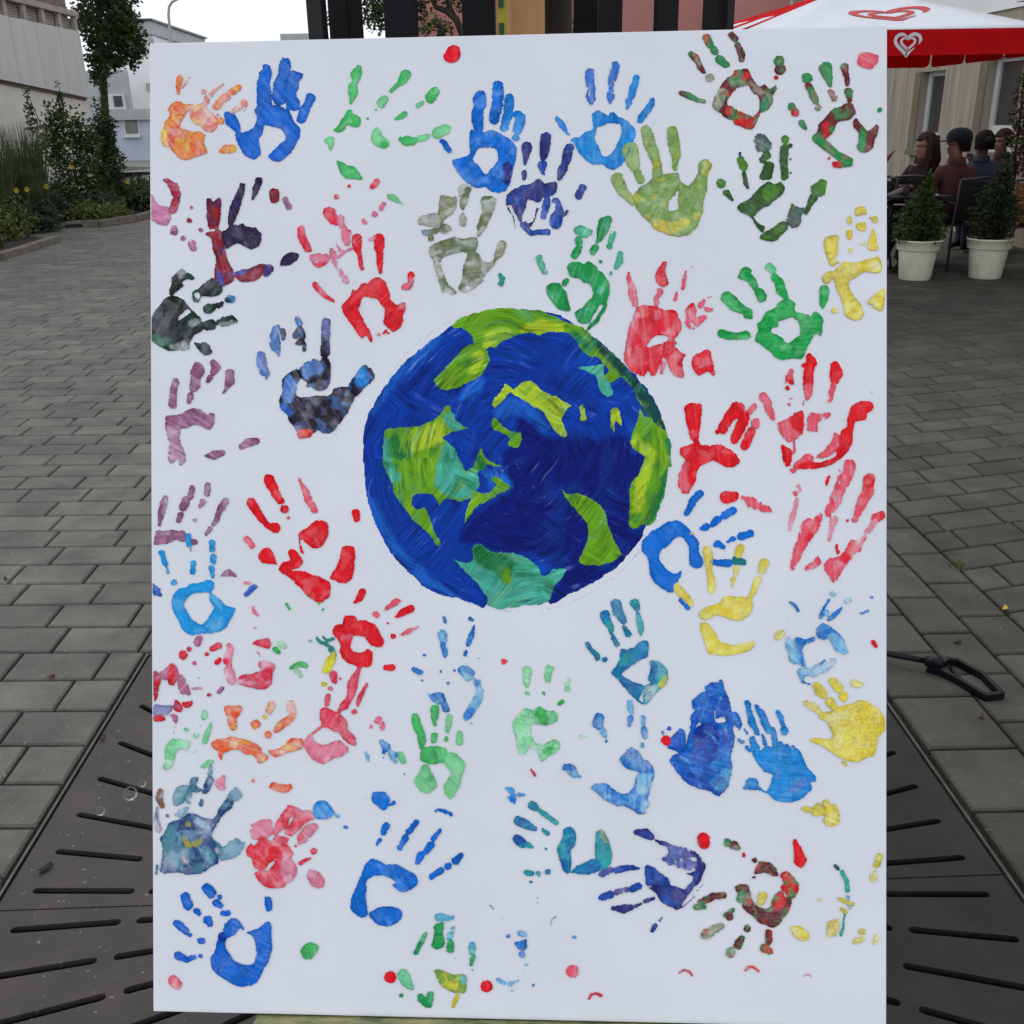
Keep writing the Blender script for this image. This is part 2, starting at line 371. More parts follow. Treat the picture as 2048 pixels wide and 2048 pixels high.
# young tree in the grate, its stake and guard
TX, TY = .125, 1.70
tree = thing('young_tree', 'slim young tree with dark furrowed bark standing inside the black guard', 'tree', (TX, TY, -.1))
MB().tube([(0, 0, 0), (.004, .005, .8), (-.003, 0, 1.7), (.0, .01, 2.6), (.02, 0, 3.6)], [.036, .031, .0275, .024, .012], 14).obj('trunk', M_BARK, tree, True)
for k in range(9):
    a = k*2.4; z = 2.55+k*.13; L_ = 1.0-.05*k
    MB().tube([(0, .01, z), (cos(a)*L_*.5, sin(a)*L_*.5, z+.25), (cos(a)*L_, sin(a)*L_, z+.62)], [.012, .009, .004], 6).obj('branch', M_BARK, tree, True)
leaves(2600, blobs([(cos(k*2.4)*.75, sin(k*2.4)*.75, 3.15+k*.13, .5, .5, .4) for k in range(9)]), .05, M_LEAF[:3], tree, 'crown')
st = thing('tree_stake', 'round tan wooden stake beside the young tree trunk', 'stake', (.07, 1.60, -.1))
MB().tube([(0, 0, 0), (0, 0, 2.3)], .0315, 16).obj('post', M_STAKE, st, True)
MB().tube([(0, 0, 2.301), (0, 0, 2.33)], [.031, .024], 16).obj('top', M_STAKE, st)
guard = thing('tree_guard', 'ring of black steel bars guarding the young tree behind the canvas', 'tree guard', (.07, 1.76, 0))
def bar(px, wpx, back, thick=.008):
    R_ = .338; c = guard.location
    d = ray(px, 35); d = Vector((d.x, d.y, 0)).normalized(); f = Vector((CP.x, CP.y, 0))-Vector((c.x, c.y, 0))
    b = f.dot(d); q = b*b-(f.length_squared-R_*R_); s = sqrt(max(q, 0)); t = -b+(s if back else -s)
    P = Vector((CP.x, CP.y, 0))+d*t-Vector((c.x, c.y, 0)); w = wpx/LENS_PX*t
    rad = P.normalized(); tan = Vector((-rad.y, rad.x, 0)); side = abs(tan.dot(Vector((d.y, -d.x, 0))))
    wid = min(.055, max(.03, (w-thick*.5)/max(side, .35)))
    M_ = Matrix(((tan.x, rad.x, 0, P.x), (tan.y, rad.y, 0, P.y), (0, 0, 1, 0), (0, 0, 0, 1)))
    MB().box((-wid/2, -thick/2, 0), (wid/2, thick/2, 2.25), M_).obj('bar', M_BLACK, guard)
for px, w, bk in ((634, 38, 0), (676, 30, 1), (708, 29, 1), (802, 60, 0), (958, 64, 0), (1172, 47, 1), (1221, 33, 0), (1332, 42, 0), (1424, 35, 1), (1456, 20, 0)): bar(px, w, bk)
for z in (.12, 2.1):
    MB().tube([(.352*cos(2*pi*k/48), .352*sin(2*pi*k/48), z) for k in range(49)], .007, 6, False).obj('hoop', M_BLACK, guard, True)
tp = thing('yellow_tape_strip', 'yellow tape strip with green marks hanging beside the tan stake', 'tape', (0, 0, 0))
P0 = at_y(1002, 35, 1.555)
m = MB(); N_ = 22
vs = [[m.bm.verts.new((P0.x+sx+.002*sin(k*1.3), 1.555+.003*sin(k*.9), 1.2+k*.04)) for sx in (-.0065, .0065)] for k in range(N_)]
for k in range(N_-1): m.bm.faces.new((vs[k][0], vs[k][1], vs[k+1][1], vs[k+1][0]))
m.obj('strip', M_TAPE, tp)
for k in range(7):
    z = 1.50+k*.035
    MB().box((P0.x-.003, 1.5495, z), (P0.x+.004, 1.5505, z+.016)).obj('mark', M_TMARK, tp)

# easel behind and below the canvas
easel = thing('easel', 'wooden easel with a paint crusted ledge holding the white canvas', 'easel', (0, 0, 0))
def cl(u, v, w): return CAN_M_ @ Vector((u, v, w))
CAN_M_ = Matrix(((0.99708, 0.02527, -0.07203, 0.03019), (-0.0763, 0.35985, -0.92988, 1.13566), (0.00243, 0.93267, 0.36073, 1.03065), (0, 0, 0, 1)))
MB().box((-.318, -.6135, -.05), (.335, -.6045, .0215), CAN_M_).obj('ledge_top', M_EDGE, easel, bevel=.001)
MB().box((-.320, -.70, -.05), (.337, -.6142, .0205), CAN_M_).obj('ledge', M_EASEL, easel, bevel=.0015)
MB().box((-.05, -.72, -.082), (.05, .52, -.051), CAN_M_).obj('mast', M_EASEL, easel, bevel=.002)
for s in (-1, 1):
    a, b = cl(s*.08, -.3, -.07), Vector((s*.38+.03, .80, .0))
    MB().tube([a, b], .021, 4).obj('leg', M_EASEL, easel)
MB().tube([cl(0, .5, -.10), Vector((.0, 2.35, .0))], .018, 4).obj('rear_leg', M_EASEL, easel)

# black folded crutch-like handle on the paving to the right
lp = thing('grabber_pole', 'black pole with an open angular loop handle lying on the paving', 'litter picker', (0, 0, 0))
a, b = Vector((.75, 2.76, .018)), Vector((1.262, 2.462, .034))
MB().tube([a, b], .0085, 8).obj('pole', M_BLKPL, lp, True)
loop = [(1.248, 2.470), (1.272, 2.452), (1.298, 2.410), (1.338, 2.312), (1.386, 2.320), (1.382, 2.420), (1.345, 2.502), (1.322, 2.510), (1.262, 2.466)]
m = MB()
pts = [Vector((x, y, .026)) for x, y in loop]
inn = []
for p, q in zip(pts, pts[1:]):
    d = (q-p); L_ = d.length; d.normalize(); n_ = Vector((-d.y, d.x, 0)); hw = .0062
    M_ = Matrix(((d.x, n_.x, 0, p.x), (d.y, n_.y, 0, p.y), (0, 0, 1, 0), (0, 0, 0, 1)))
    m.box((-.005, -hw, .0), (L_+.005, hw, .022), M_)
m.obj('loop_handle', M_BLKPL, lp, bevel=.003)
MB().tube([(1.238, 2.476, .034), (1.276, 2.450, .040)], .015, 10).obj('collar', M_BLKPL, lp, True)

# small litter on the ground
def bit(name, label, cat, x, y, s, col, rz=0, px=True):
    P = ground(x, y) if px else Vector((x, y, 0))
    m = MB(); n = 7; ring = [(s*cos(2*pi*k/n)*(1+.3*sin(k*2.1)), s*.55*sin(2*pi*k/n)*(1+.25*cos(k*1.7)), .004+.004*sin(k*1.9)) for k in range(n)]
    m.prism(ring, (0, 0, .0015)); o = m.obj(name, col); o.location = P; o.rotation_euler = (0, 0, rz); return tag(o, label, cat, None)
M_PETAL = mat('dry_red_petal', (.10, .022, .026), .8, .3, 20, bump=0); M_YLF = mat('yellow_leaf', (.55, .38, .06), .7, .2, 20, bump=0); M_DKLF = mat('dark_leaf', (.03, .022, .02), .8, .3, 20, bump=0)
bit('fallen_petal', 'dry red petal on a grey paver left of the grate', 'petal', 103, 1355, .011, M_PETAL, .3)
bit('fallen_petal', 'dry red petal near the left edge of the iron grate', 'petal', 206, 1478, .010, M_PETAL, 1.3)
bit('fallen_petal', 'small red petal on the paving at far left', 'petal', 11, 1158, .012, M_PETAL, 2)
bit('fallen_leaf', 'yellow leaf on the paving right of the canvas', 'leaf', 2010, 1218, .017, M_YLF, .8)
bit('fallen_leaf', 'dark curled leaf on a paver above the black loop handle', 'leaf', 1916, 1286, .014, M_DKLF, .3)
bit('fallen_leaf', 'reddish brown leaf scrap in the joint below the loop handle', 'leaf', 1963, 1436, .009, M_PETAL, .5)
bit('fallen_leaf', 'crumpled dark leaf on the slot end of the grate', 'leaf', 92, 1738, .016, M_DKLF, .7)
bit('fallen_leaf', 'tiny black leaf scrap on the left paving', 'leaf', 148, 839, .012, M_DKLF, .7)
m = MB()
for k in range(60):
    a = random.uniform(0, 2*pi); r = random.random()**.7*.05; P = Vector((r*cos(a), r*sin(a)*.8, 0)); h = random.uniform(.008, .022); w = .003
    m.poly([P+Vector((-w, 0, 0)), P+Vector((w, 0, 0)), P+Vector((random.uniform(-.012, .012), random.uniform(-.012, .012), h))])
o = m.obj('moss_tuft', M_LEAF[2]); o.location = ground(1912, 1134, -.004); tag(o, 'green moss tuft in a paving joint right of the canvas', 'moss')

# soap bubbles drifting past on the left
M_BUB = bpy.data.materials.new('soap_film'); M_BUB.use_nodes = True
N = M_BUB.node_tree.nodes; L = M_BUB.node_tree.links; b = N['Principled BSDF']
tr = N.new('ShaderNodeBsdfTransparent'); gl = N.new('ShaderNodeBsdfGlossy'); gl.inputs['Roughness'].default_value = .04
ly = N.new('ShaderNodeLayerWeight'); ly.inputs['Blend'].default_value = .22; ms = N.new('ShaderNodeMixShader')
mrr = N.new('ShaderNodeMapRange'); mrr.inputs['To Max'].default_value = .55; L.new(ly.outputs['Fresnel'], mrr.inputs['Value'])
L.new(mrr.outputs['Result'], ms.inputs[0]); L.new(tr.outputs[0], ms.inputs[1]); L.new(gl.outputs[0], ms.inputs[2]); L.new(ms.outputs[0], N['Material Output'].inputs['Surface'])
for (x, y, r, lb) in ((260, 1587, .0105, 'largest soap bubble floating over the left of the grate'), (284, 1566, .006, 'small soap bubble nearest the canvas edge'), (200, 1622, .007, 'small soap bubble lowest over the slotted grate')):
    P = CP+ray(x, y)*1.45; bmx = bmesh.new(); bmesh.ops.create_icosphere(bmx, subdivisions=4, radius=r)
    me = bpy.data.meshes.new('soap_bubble'); bmx.to_mesh(me); bmx.free(); me.materials.append(M_BUB); me.shade_smooth()
    tag(link('soap_bubble', me, None, P), lb, 'soap bubble', 'soap bubbles over the grate')

# ------------------------------------------------------------------ left: planting bed, kerbs, plants, buildings
def slab(name, pts, z0, z1, mt, parent=None, **kw):
    m = MB(); m.prism([(x, y, z0) for x, y in pts], (0, 0, z1-z0)); return m.obj(name, mt, parent, **kw)
o = slab('planting_bed', [(-5.86, 9), (-5.86, 14.3), (-6.35, 14.75), (-6.72, 15.4), (-6.50, 16.25), (-5.98, 16.5), (-5.8, 18), (-5.75, 21), (-6.3, 24), (-8.4, 24), (-8.6, 9)], -.03, .05, M_SOIL); tag(o, kind='structure')
def kerb(pts, name, label):
    t = thing(name, label, 'kerb', (0, 0, 0))
    for p, q in zip(pts, pts[1:]):
        p, q = Vector((*p, 0)), Vector((*q, 0)); n = max(1, round((q-p).length/.5)); d = (q-p)/n
        for k in range(n):
            a = p+d*k; u = d.normalized(); w = Vector((-u.y, u.x, 0))
            M_ = Matrix(((u.x, w.x, 0, a.x), (u.y, w.y, 0, a.y), (0, 0, 1, 0), (0, 0, 0, 1)))
            MB().box((.004, -.06, -.02), (d.length-.004, .06, .085+random.uniform(-.008, .008)), M_).obj('kerb_stone', M_STONE, t, bevel=.012)
kerb([(-5.70, 10.0), (-5.76, 14.3)], 'kerb_near', 'low stone kerb along the near planting bed, broken off at its far end')
kerb([(-6.62, 16.2), (-6.35, 16.42), (-5.98, 16.52), (-5.70, 17.4), (-5.62, 18.6), (-5.60, 21)], 'kerb_far', 'curved stone kerb at the far planting bed beside the canvas')
bpy.data.objects['kerb_near'].name = 'kerb'; bpy.data.objects['kerb_far'].name = 'kerb'

def shrub(name, label, cat, loc, bl, n, size, mats, seed, stems=None, group=None, narrow=.5):
    t = thing(name, label, cat, loc, 0, group)
    if stems:
        for s in stems: MB().tube(s, [.018]+[.010]*(len(s)-2)+[.004], 6).obj('stem', M_BARK, t, True)
    leaves(int(n*1.7), blobs(bl, .15), size*1.08, mats, t, 'foliage', narrow, seed); return t
# tall shrub against the wall
shrub('tall_shrub', 'tall loose green shrub with upright twigs against the pale wall', 'shrub', (-6.75, 17.9, .03),
      [(0, 0, .75, .34, .4, .5), (.22, .2, .65, .26, .35, .55), (-.25, -.1, 1.15, .26, .3, .4), (.1, .1, 1.35, .30, .3, .35), (-.42, -.3, 1.62, .09, .1, .42), (.02, -.1, 1.78, .08, .1, .38), (-.16, .05, 1.55, .18, .2, .3), (.3, .2, 1.2, .2, .2, .3)], 2600, .036, [M_LEAF[0], M_LEAF[1], M_LEAF[1]], 3,
      [[(0, 0, 0), (-.1, -.05, .6), (-.25, -.1, 1.1), (-.43, -.3, 2.0)], [(0, 0, 0), (.05, 0, .9), (.03, -.1, 2.05)], [(.1, 0, 0), (.2, .1, .8), (.3, .2, 1.4)]])
shrub('conifer_shrub', 'narrow dark green columnar shrub right of the tall loose shrub', 'shrub', (-6.42, 18.7, .03), [(0, 0, .75, .26, .3, .75), (.02, 0, 1.35, .2, .2, .55), (0, 0, .35, .32, .3, .35)], 2600, .035, [M_LEAF[0], M_LEAF[0], M_LEAF[1]], 5)
def grass_clump(label, loc, n, h, spread, seed):
    t = thing('ornamental_grass', label, 'ornamental grass', loc, 0, 'tall grasses by the pale wall'); rg = random.Random(seed); m = MB()
    for k in range(n):
        a = rg.uniform(0, 2*pi); r = rg.random()**.5*spread*.45; x, y = r*cos(a), r*sin(a); H = h*rg.uniform(.55, 1.05); lean = rg.uniform(.05, .5)*spread; b = a+rg.uniform(-.6, .6)
        w = .014; P = []
        for i in range(5):
            s = i/4; P.append(Vector((x+cos(b)*lean*s**1.8, y+sin(b)*lean*s**1.8, H*s*(1-.12*s*s))))
        prev = None
        for i, p in enumerate(P):
            ww = w*(1-i/4.2); cur = [m.bm.verts.new(p+Vector((-ww, 0, 0))), m.bm.verts.new(p+Vector((ww, 0, 0)))]
            if prev: m.bm.faces.new((prev[0], prev[1], cur[1], cur[0]))
            prev = cur
    tag(m.obj('blades', M_BLADE, t), kind='stuff')
    return t
grass_clump('tall dark ornamental grass clump at the left edge of the bed', (-6.95, 15.3, .03), 300, 1.55, .55, 2)
grass_clump('ornamental grass clump with feathery tips right of the first clump', (-6.72, 15.95, .03), 330, 1.70, .50, 4)
# ground cover mounds
gc = [(-6.6, 14.3, .55, .6, 2, 'yellow green low cushion plant at the near kerb corner'), (-6.15, 13.3, .34, .38, 2, 'yellow green low cushion plant at the left picture edge'),
      (-6.45, 16.95, .5, .36, 2, 'broad bright green ground cover along the curved kerb'), (-6.05, 17.2, .5, .30, 2, 'bright green ground cover nearest the canvas edge'), (-6.7, 15.6, .50, .50, 0, 'dark green low bush under the grasses'),
      (-7.0, 14.6, .5, .62, 0, 'dark low bush at the left edge below the grass'), (-6.45, 18.0, .62, .50, 1, 'loose green perennial in front of the tall shrub'), (-6.0, 18.9, .6, .52, 1, 'loose green perennial beside the canvas edge'), (-6.95, 16.8, .5, .55, 3, 'grey green perennial in the middle of the bed'), (-5.95, 20.2, .5, .5, 1, 'furthest loose green perennial in the bed'), (-6.95, 17.2, .45, .8, 1, 'taller green perennial between the grasses and the tall shrub'), (-6.25, 19.6, .5, .62, 1, 'green perennial behind the curved kerb by the columnar shrub')]
for i, (x, y, r, h, k, lb) in enumerate(gc):
    bl = [(random.uniform(-.6, .6)*r, random.uniform(-.6, .6)*r, h*random.uniform(.25, .5), r*.55, r*.55, h*.5) for _ in range(6)]
    shrub('low_plant', lb, 'plant', (x, y, .02), bl, 1500, .038 if k != 2 else .032, {0: [M_LEAF[0], M_LEAF[0], M_LEAF[3]], 1: [M_LEAF[0], M_LEAF[1], M_LEAF[3]], 2: [M_LEAF[1], M_LEAF[2], M_LEAF[2]], 3: [M_LEAF[3], M_LEAF[0], M_LEAF[3]]}[k], 20+i, group='low plants in the bed')
def flower(x, y, X, label):
    P = at_x(x, y, X); t = thing('yellow_flower', label, 'flower', P, 0, 'yellow flowers in the bed')
    m = MB()
    for k in range(6):
        a = k*pi/3; m.prism([(0, 0, 0), (.03*cos(a-.3), -.012, .03*sin(a-.3)), (.045*cos(a), -.006, .045*sin(a)), (.03*cos(a+.3), -.012, .03*sin(a+.3))], (0, .003, 0))
    m.obj('petals', M_YEL, t); MB().tube([(0, .004, 0), (.01, .03, -P.z+.05)], .004, 5).obj('stem', M_LEAF[1], t)
for x, y, X, lb in ((144, 334, -6.3, 'yellow flower in front of the tall shrub, highest of the five'), (54, 379, -6.35, 'yellow flower at the middle of the dark bush'), (93, 373, -6.3, 'yellow flower right of the dark bush'), (33, 381, -6.4, 'yellow flower closest to the left picture edge'), (255, 364, -5.75, 'yellow flower closest to the canvas edge')): flower(x, y, X, lb)

# grey building on the left
gb = thing('grey_building', 'grey clad building on a pale rendered base with a slatted balcony', 'building', (0, 0, 0)); X0 = -7.6
ce = at_x(180, 196, X0); yA, yB = 9.0, ce.y
zt = at_x(80, 46, X0).z; zb0 = at_x(0, 158, X0).z; zb1 = ce.z; zr = at_x(110, 18, X0).z; y0b = at_x(0, 158, X0).y
def zbot(y): return zb1+(zb0-zb1)*(yB-y)/(yB-y0b)
n = 12
for k in range(n):
    a = yA+(yB-yA)*k/n; b = yA+(yB-yA)*(k+1)/n-.012
    m = MB(); m.prism([(X0, a, zbot(a)), (X0, b, zbot(b)), (X0, b, zt), (X0, a, zt)], (-.06, 0, 0)); m.obj('cladding_panel', M_CLAD, gb)
m = MB(); m.prism([(X0-.09, yA, -.1), (X0-.09, yB-.05, -.1), (X0-.09, yB-.05, zbot(yB)-.02), (X0-.09, yA, zbot(yA)-.02)], (-.3, 0, 0)); m.obj('rendered_base', M_PLAST, gb)
m = MB(); m.prism([(X0-.061, yA, zbot(yA)-.05), (X0-.061, yB, zbot(yB)-.05), (X0-.061, yB, zbot(yB)), (X0-.061, yA, zbot(yA))], (-.05, 0, 0)); m.obj('drip_edge', M_BRWN, gb)
MB().box((X0-.10, yA, zr-.05), (X0+.03, yB+.02, zr+.05)).obj('handrail', M_TRIM, gb, bevel=.006)
k = 0; y = yB-.12
while y > yA:
    MB().box((X0-.07, y-.07, zt+.001), (X0, y+.07, zr-.051)).obj('rail_post', M_TRIM, gb); y -= .78
for j in range(5):
    z = zt+.03+j*(zr-zt-.1)/5
    MB().box((X0-.13, yA, z), (X0-.09, yB-.05, z+.030)).obj('slat', M_TRIM, gb)
MB().box((X0-5, yA, zt-.3), (X0-.16, yB-.06, zt+2.6)).obj('upper_wall', M_BRWN, gb)
MB().box((X0-5, yA+.02, -.1), (X0-.40, yB-.06, zt-.31)).obj('core_wall', M_PLAST, gb)

# distant street end: blue-grey annex, white block, lamp, lawn
YB = 60; zg = gz(0, YB)
bb = thing('blue_annex', 'low blue grey rendered annex with a grey fascia and one small window', 'building', (0, 0, 0))
a, b = at_y(212, 219, YB), at_y(330, 226, YB); h1 = at_y(250, 240, YB).z
MB().box((a.x, YB, zg-.3), (b.x+4, YB+5, h1)).obj('wall', M_BLUEW, bb)
MB().box((a.x-.2, YB-.25, h1+.002), (b.x+4, YB+5, a.z)).obj('fascia', M_GREYF, bb)
w0, w1 = at_y(248, 235, YB), at_y(278, 267, YB)
fr = MB().box((w0.x-.08, YB-.05, w1.z-.08), (w1.x+.08, YB-.002, w0.z+.08)).obj('window', M_FRAME, bb)
MB().box((w0.x, YB-.08, w1.z), (w1.x, YB-.051, w0.z)).obj('pane', M_BLIND, fr)
MB().box((w0.x-.2, YB-.22, w1.z-.2), (w1.x+.1, YB-.003, w1.z-.081)).obj('sill', M_FRAME, bb)
YW = 72
wb = thing('white_building', 'tall white building with a grey roof fascia beyond the annex', 'building', (0, 0, 0))
a, b = at_y(244, 200, YW), at_y(305, 70, YW); tz = at_y(305, 43, YW).z; c = ground(397, 79, tz)
MB().prism([(a.x, YW, -2), (b.x, YW, -2), (c.x, c.y, -2), (a.x, c.y, -2)], (0, 0, b.z+2)).obj('wall', M_WHITE, wb)
MB().prism([(a.x-.4, YW-.4, b.z+.01), (b.x+.1, YW-.4, b.z+.01), (c.x+.5, c.y, b.z+.01), (a.x-.4, c.y, b.z+.01)], (0, 0, tz-b.z)).obj('fascia', M_GREYF, wb)
MB().prism([(a.x-.5, YW-.5, tz+.02), (b.x+.25, YW-.5, tz+.02), (c.x+.7, c.y, tz+.02), (a.x-.5, c.y, tz+.02)], (0, 0, .12)).obj('roof_edge', M_METAL, wb)
a2, b2 = at_y(205, 190, YW-3), at_y(249, 140, YW-3)
MB().box((a2.x-4, YW-3, -2), (b2.x, YW-2.4, b2.z)).obj('grey_wing', M_GREYF, wb)
g0, g1 = at_y(212, 188, YW-3), at_y(253, 212, YW-3)
f = MB().box((g0.x, YW-3.15, g1.z-.2), (g1.x, YW-3.01, g0.z)).obj('window', M_FRAME, wb)
p0, p1 = at_y(228, 192, YW-3), at_y(251, 213, YW-3)
MB().box((p0.x, YW-3.2, p1.z), (p1.x-.1, YW-3.151, p0.z)).obj('pane', M_GLASS, f)
for q in ((301, 84), (296, 173)):
    P = at_y(q[0], q[1], YW-.3); MB().box((P.x-.15, YW-.2, P.z-.2), (P.x+.15, YW-.003, P.z+.2)).obj('wall_lamp', M_GREYF, wb)
YL = 40; p = [at_y(x, y, YL) for x, y in ((343, 95), (340, 60), (337, 30), (338, 14), (344, 4), (358, -3), (385, -5))]
sl_ = thing('street_lamp', 'thin grey curved street lamp against the white sky', 'street lamp', (p[0].x, YL, gz(0, YL)))
MB().tube([Vector((p[0].x+.05, YL, gz(0, YL)))-sl_.location]+[q-sl_.location for q in p], [.09, .06, .055, .05, .045, .045, .04, .04], 8).obj('pole', M_GREYF, sl_, True)
MB().box((0, -.1, -.05), (.5, .1, .05), Matrix.Translation(p[-1]-sl_.location)).obj('lamp_head', M_GREYF, sl_)
m = MB(); N_ = 18
rows = []
for j in range(10):
    rows.append([m.bm.verts.new((-19.0+7.4*i/N_, 27+14*j/9, -.1+.50*max(0, sin(pi*min(1, (i/N_)*.9+.02)))**.8*sin(pi*j/9)*(1-.25*i/N_))) for i in range(N_+1)])
for A, B in zip(rows, rows[1:]):
    for i in range(N_): m.bm.faces.new((A[i], A[i+1], B[i+1], B[i]))
tag(m.obj('lawn', M_GRASS, None, True), kind='structure')
for k, (xx, yy) in enumerate(((-11.0, 36), (-11.9, 42))):
    o = MB().box((xx, yy, -.02), (xx+6, yy+.9, .16+.16*k)).obj('pale_step', M_PLAST); tag(o, ('nearer' if not k else 'farther')+' pale concrete step at the end of the lawn', 'step', 'steps at the end of the lawn')

# big tree hanging over the left street
bt = thing('broadleaf_tree', 'dark leafy tree with drooping branches right of the grey building', 'tree', (-8.75, 25.2, 0))
def T(x, y, dy=0): P = at_y(x, y, 25.2+dy); return P-bt.location
MB().tube([T(212, 290), T(209, 200), T(204, 120), T(200, 60), T(196, -10), T(200, -90)], [.10, .085, .075, .065, .055, .03], 10).obj('trunk', M_BARK, bt, True)
cl_ = [(175, 20, .5, .5), (215, 10, .55, .5), (245, 25, .45, .4), (190, 60, .45, .45), (225, 60, .5, .42), (255, 70, .4, .35), (200, 100, .4, .4), (235, 105, .42, .36), (265, 92, .28, .26), (283, 96, .2, .2), (262, 118, .2, .26), (268, 135, .12, .2), (205, 135, .33, .32), (230, 128, .28, .22), (197, 155, .22, .3), (207, 165, .12, .2), (170, 45, .3, .4), (240, -20, .6, .5), (190, -40, .8, .6), (260, -70, .9, .7), (170, -90, 1., .8), (180, 75, .25, .25), (186, 118, .22, .28), (190, 150, .18, .25), (215, 120, .35, .3), (252, 45, .42, .4), (272, 75, .3, .3), (243, 82, .4, .34), (276, 108, .24, .22), (232, 40, .45, .4)]
for i, (x, y, r, s) in enumerate(cl_[:12:2]):
    MB().tube([T(200, 60), T(200, 60)*.5+T(x, y)*.5+Vector((0, 0, .15)), T(x, y)], [.05, .03, .012], 6).obj('branch', M_BARK, bt, True)
leaves(9000, blobs([(*T(x, y, random.uniform(-.5, .5)), r*.8, r*.9, s*.8) for x, y, r, s in cl_], .1), .064, [M_LEAF[0], M_LEAF[0], M_LEAF[1]], bt, 'crown', .55, 8)

# ------------------------------------------------------------------ centre: pink building, tree between the bars
YP = 24
pb = thing('pink_building', 'plain dusty pink rendered building behind the tree guard', 'building', (0, 0, 0))
a, b = at_y(800, 60, YP), at_y(1660, 60, YP)
MB().box((a.x, YP, -.4), (b.x+3, YP+8, 9)).obj('wall', M_PINK, pb)
l0 = at_y(1583, 10, YP-.4); l1 = at_y(1612, 10, YP-.4)
for X in (l0.x, l1.x): MB().box((X-.03, YP-.4, .5), (X+.03, YP-.34, 7)).obj('ladder_rail', M_GREYF, pb)
z = 2.6
while z < 7: MB().tube([(l0.x, YP-.37, z), (l1.x, YP-.37, z)], .02, 5).obj('ladder_rung', M_GREYF, pb); z += .3
o = MB().box((at_y(560, 70, 75).x, 75, -2), (at_y(640, 70, 75).x, 80, at_y(600, 67, 75).z)).obj('far_hall', M_GREYF); tag(o, 'far low grey green hall roof left of the black bars', 'building')
mt_ = thing('street_tree', 'leafy green tree with a forked dark branch in front of the pink building', 'tree', (at_y(925, 200, 13).x, 13, 0))
def T2(x, y, Y=13): return at_y(x, y, Y)-mt_.location
MB().tube([(0.02, 0, -.1), (.02, 0, 1.2), T2(926, 70), T2(912, 38), T2(893, 22), T2(872, 14), T2(850, -30)], [.10, .085, .05, .04, .035, .03, .015], 10).obj('trunk', M_BARK, mt_, True)
MB().tube([T2(908, 34), T2(898, 8), T2(885, -20), T2(870, -70)], [.035, .025, .02, .01], 8).obj('branch', M_BARK, mt_, True)
MB().tube([T2(880, 76), T2(884, 60), T2(879, 50)], [.05, .045, .03], 8).obj('branch', M_BARK, mt_, True)
c2 = [(748, 20, .20, .2), (752, 45, .16, .16), (742, -10, .25, .22), (765, 30, .14, .16), (845, 30, .11, .14), (850, 55, .10, .10), (868, 45, .10, .1), (885, 50, .09, .1), (900, 58, .07, .06), (842, 8, .08, .1), (675, 5, .10, .2), (655, 30, .05, .12), (690, 20, .05, .2), (910, -20, .3, .25), (700, -60, .5, .3), (850, -60, .5, .3), (1140, 45, .05, .22), (1138, 20, .04, .12)]
leaves(5200, blobs([(*T2(x, y, 13+random.uniform(-.2, .2)), r, r, s) for x, y, r, s in c2], .1), .026, [M_LEAF[0], M_LEAF[1], M_LEAF[1]], mt_, 'crown', .6, 9)

# ------------------------------------------------------------------ right: cafe building, umbrella, guests
cb = thing('cafe_building', 'beige board marked concrete building with tall white framed windows', 'building', (0, 0, 0)); XW = 6.2
wins = []
for (x0, y0, x1, y1, zlo, zhi) in ((1843, 266, 1877, 149, 1.19, 1.915), (1978, 253, 2030, 119, 1.30, 2.005)):
    ya = at_x(x0, (y0+y1)/2, XW).y; yb = at_x(x1, (y0+y1)/2, XW).y; wins.append((yb, ya, zlo, zhi))
w1, w2 = wins
yS, yE = 7.5, 19.0
op = [(w2[0]-.10, w2[1]+.10, w2[2]-.30, w2[3]+.06), (w1[0]-.10, w1[1]+.10, w1[2]-.22, w1[3]+.06)]
cuts = [yS, op[0][0], op[0][1], op[1][0], op[1][1], yE]
for k in (0, 2, 4): MB().box((XW, cuts[k], -.1), (XW+.4, cuts[k+1], 2.555)).obj('wall', M_CONC, cb)
for a, b, zl, zh in op:
    MB().box((XW, a+.001, -.1), (XW+.4, b-.001, zl)).obj('wall', M_CONC, cb); MB().box((XW, a+.001, zh), (XW+.4, b-.001, 2.555)).obj('wall', M_CONC, cb)
for (yb, ya, zl, zh), (a, b, ol, oh) in zip((w2, w1), op):
    f = thing('window', None, None); f.parent = cb
    for s in ((a+.002, yb), (ya, b-.002)): MB().box((XW+.10, s[0], ol+.001), (XW+.16, s[1], oh-.001)).obj('frame', M_FRAME, f)
    MB().box((XW+.10, yb+.001, zh), (XW+.16, ya-.001, oh-.001)).obj('frame', M_FRAME, f)
    MB().box((XW+.10, yb+.001, ol+.001), (XW+.16, ya-.001, zl)).obj('frame', M_FRAME, f)
    MB().box((XW+.13, yb+.001, zl+.001), (XW+.14, ya-.001, zh-.001)).obj('pane', M_GLASS, f)
    MB().box((XW-.08, a-.12, ol-.075), (XW+.06, b+.10, ol-.003)).obj('sill', M_STONE, cb, bevel=.006)
    MB().box((XW+.001, b-.003, ol+.001), (XW+.098, b+.13, oh+.001)).obj('reveal', M_REVEAL, cb) if False else None
    MB().box((XW-.012, b+.002, ol-.001), (XW-.001, b+.20, oh)).obj('reveal', M_REVEAL, cb)
MB().box((XW-.02, yS, 2.56), (XW+.5, yE, 5.2)).obj('upper_storey', M_WHITE, cb)
MB().box((XW, 4.5, -.1), (XW+.4, yS-.005, 5.2)).obj('wall', M_CONC, cb)  # unseen stretch added to block light from the right-hand ground
MB().box((XW-1.1, 6.0, 2.42), (XW-.025, 10.4, 3.0)).obj('canopy_slab', M_PLAST, cb)


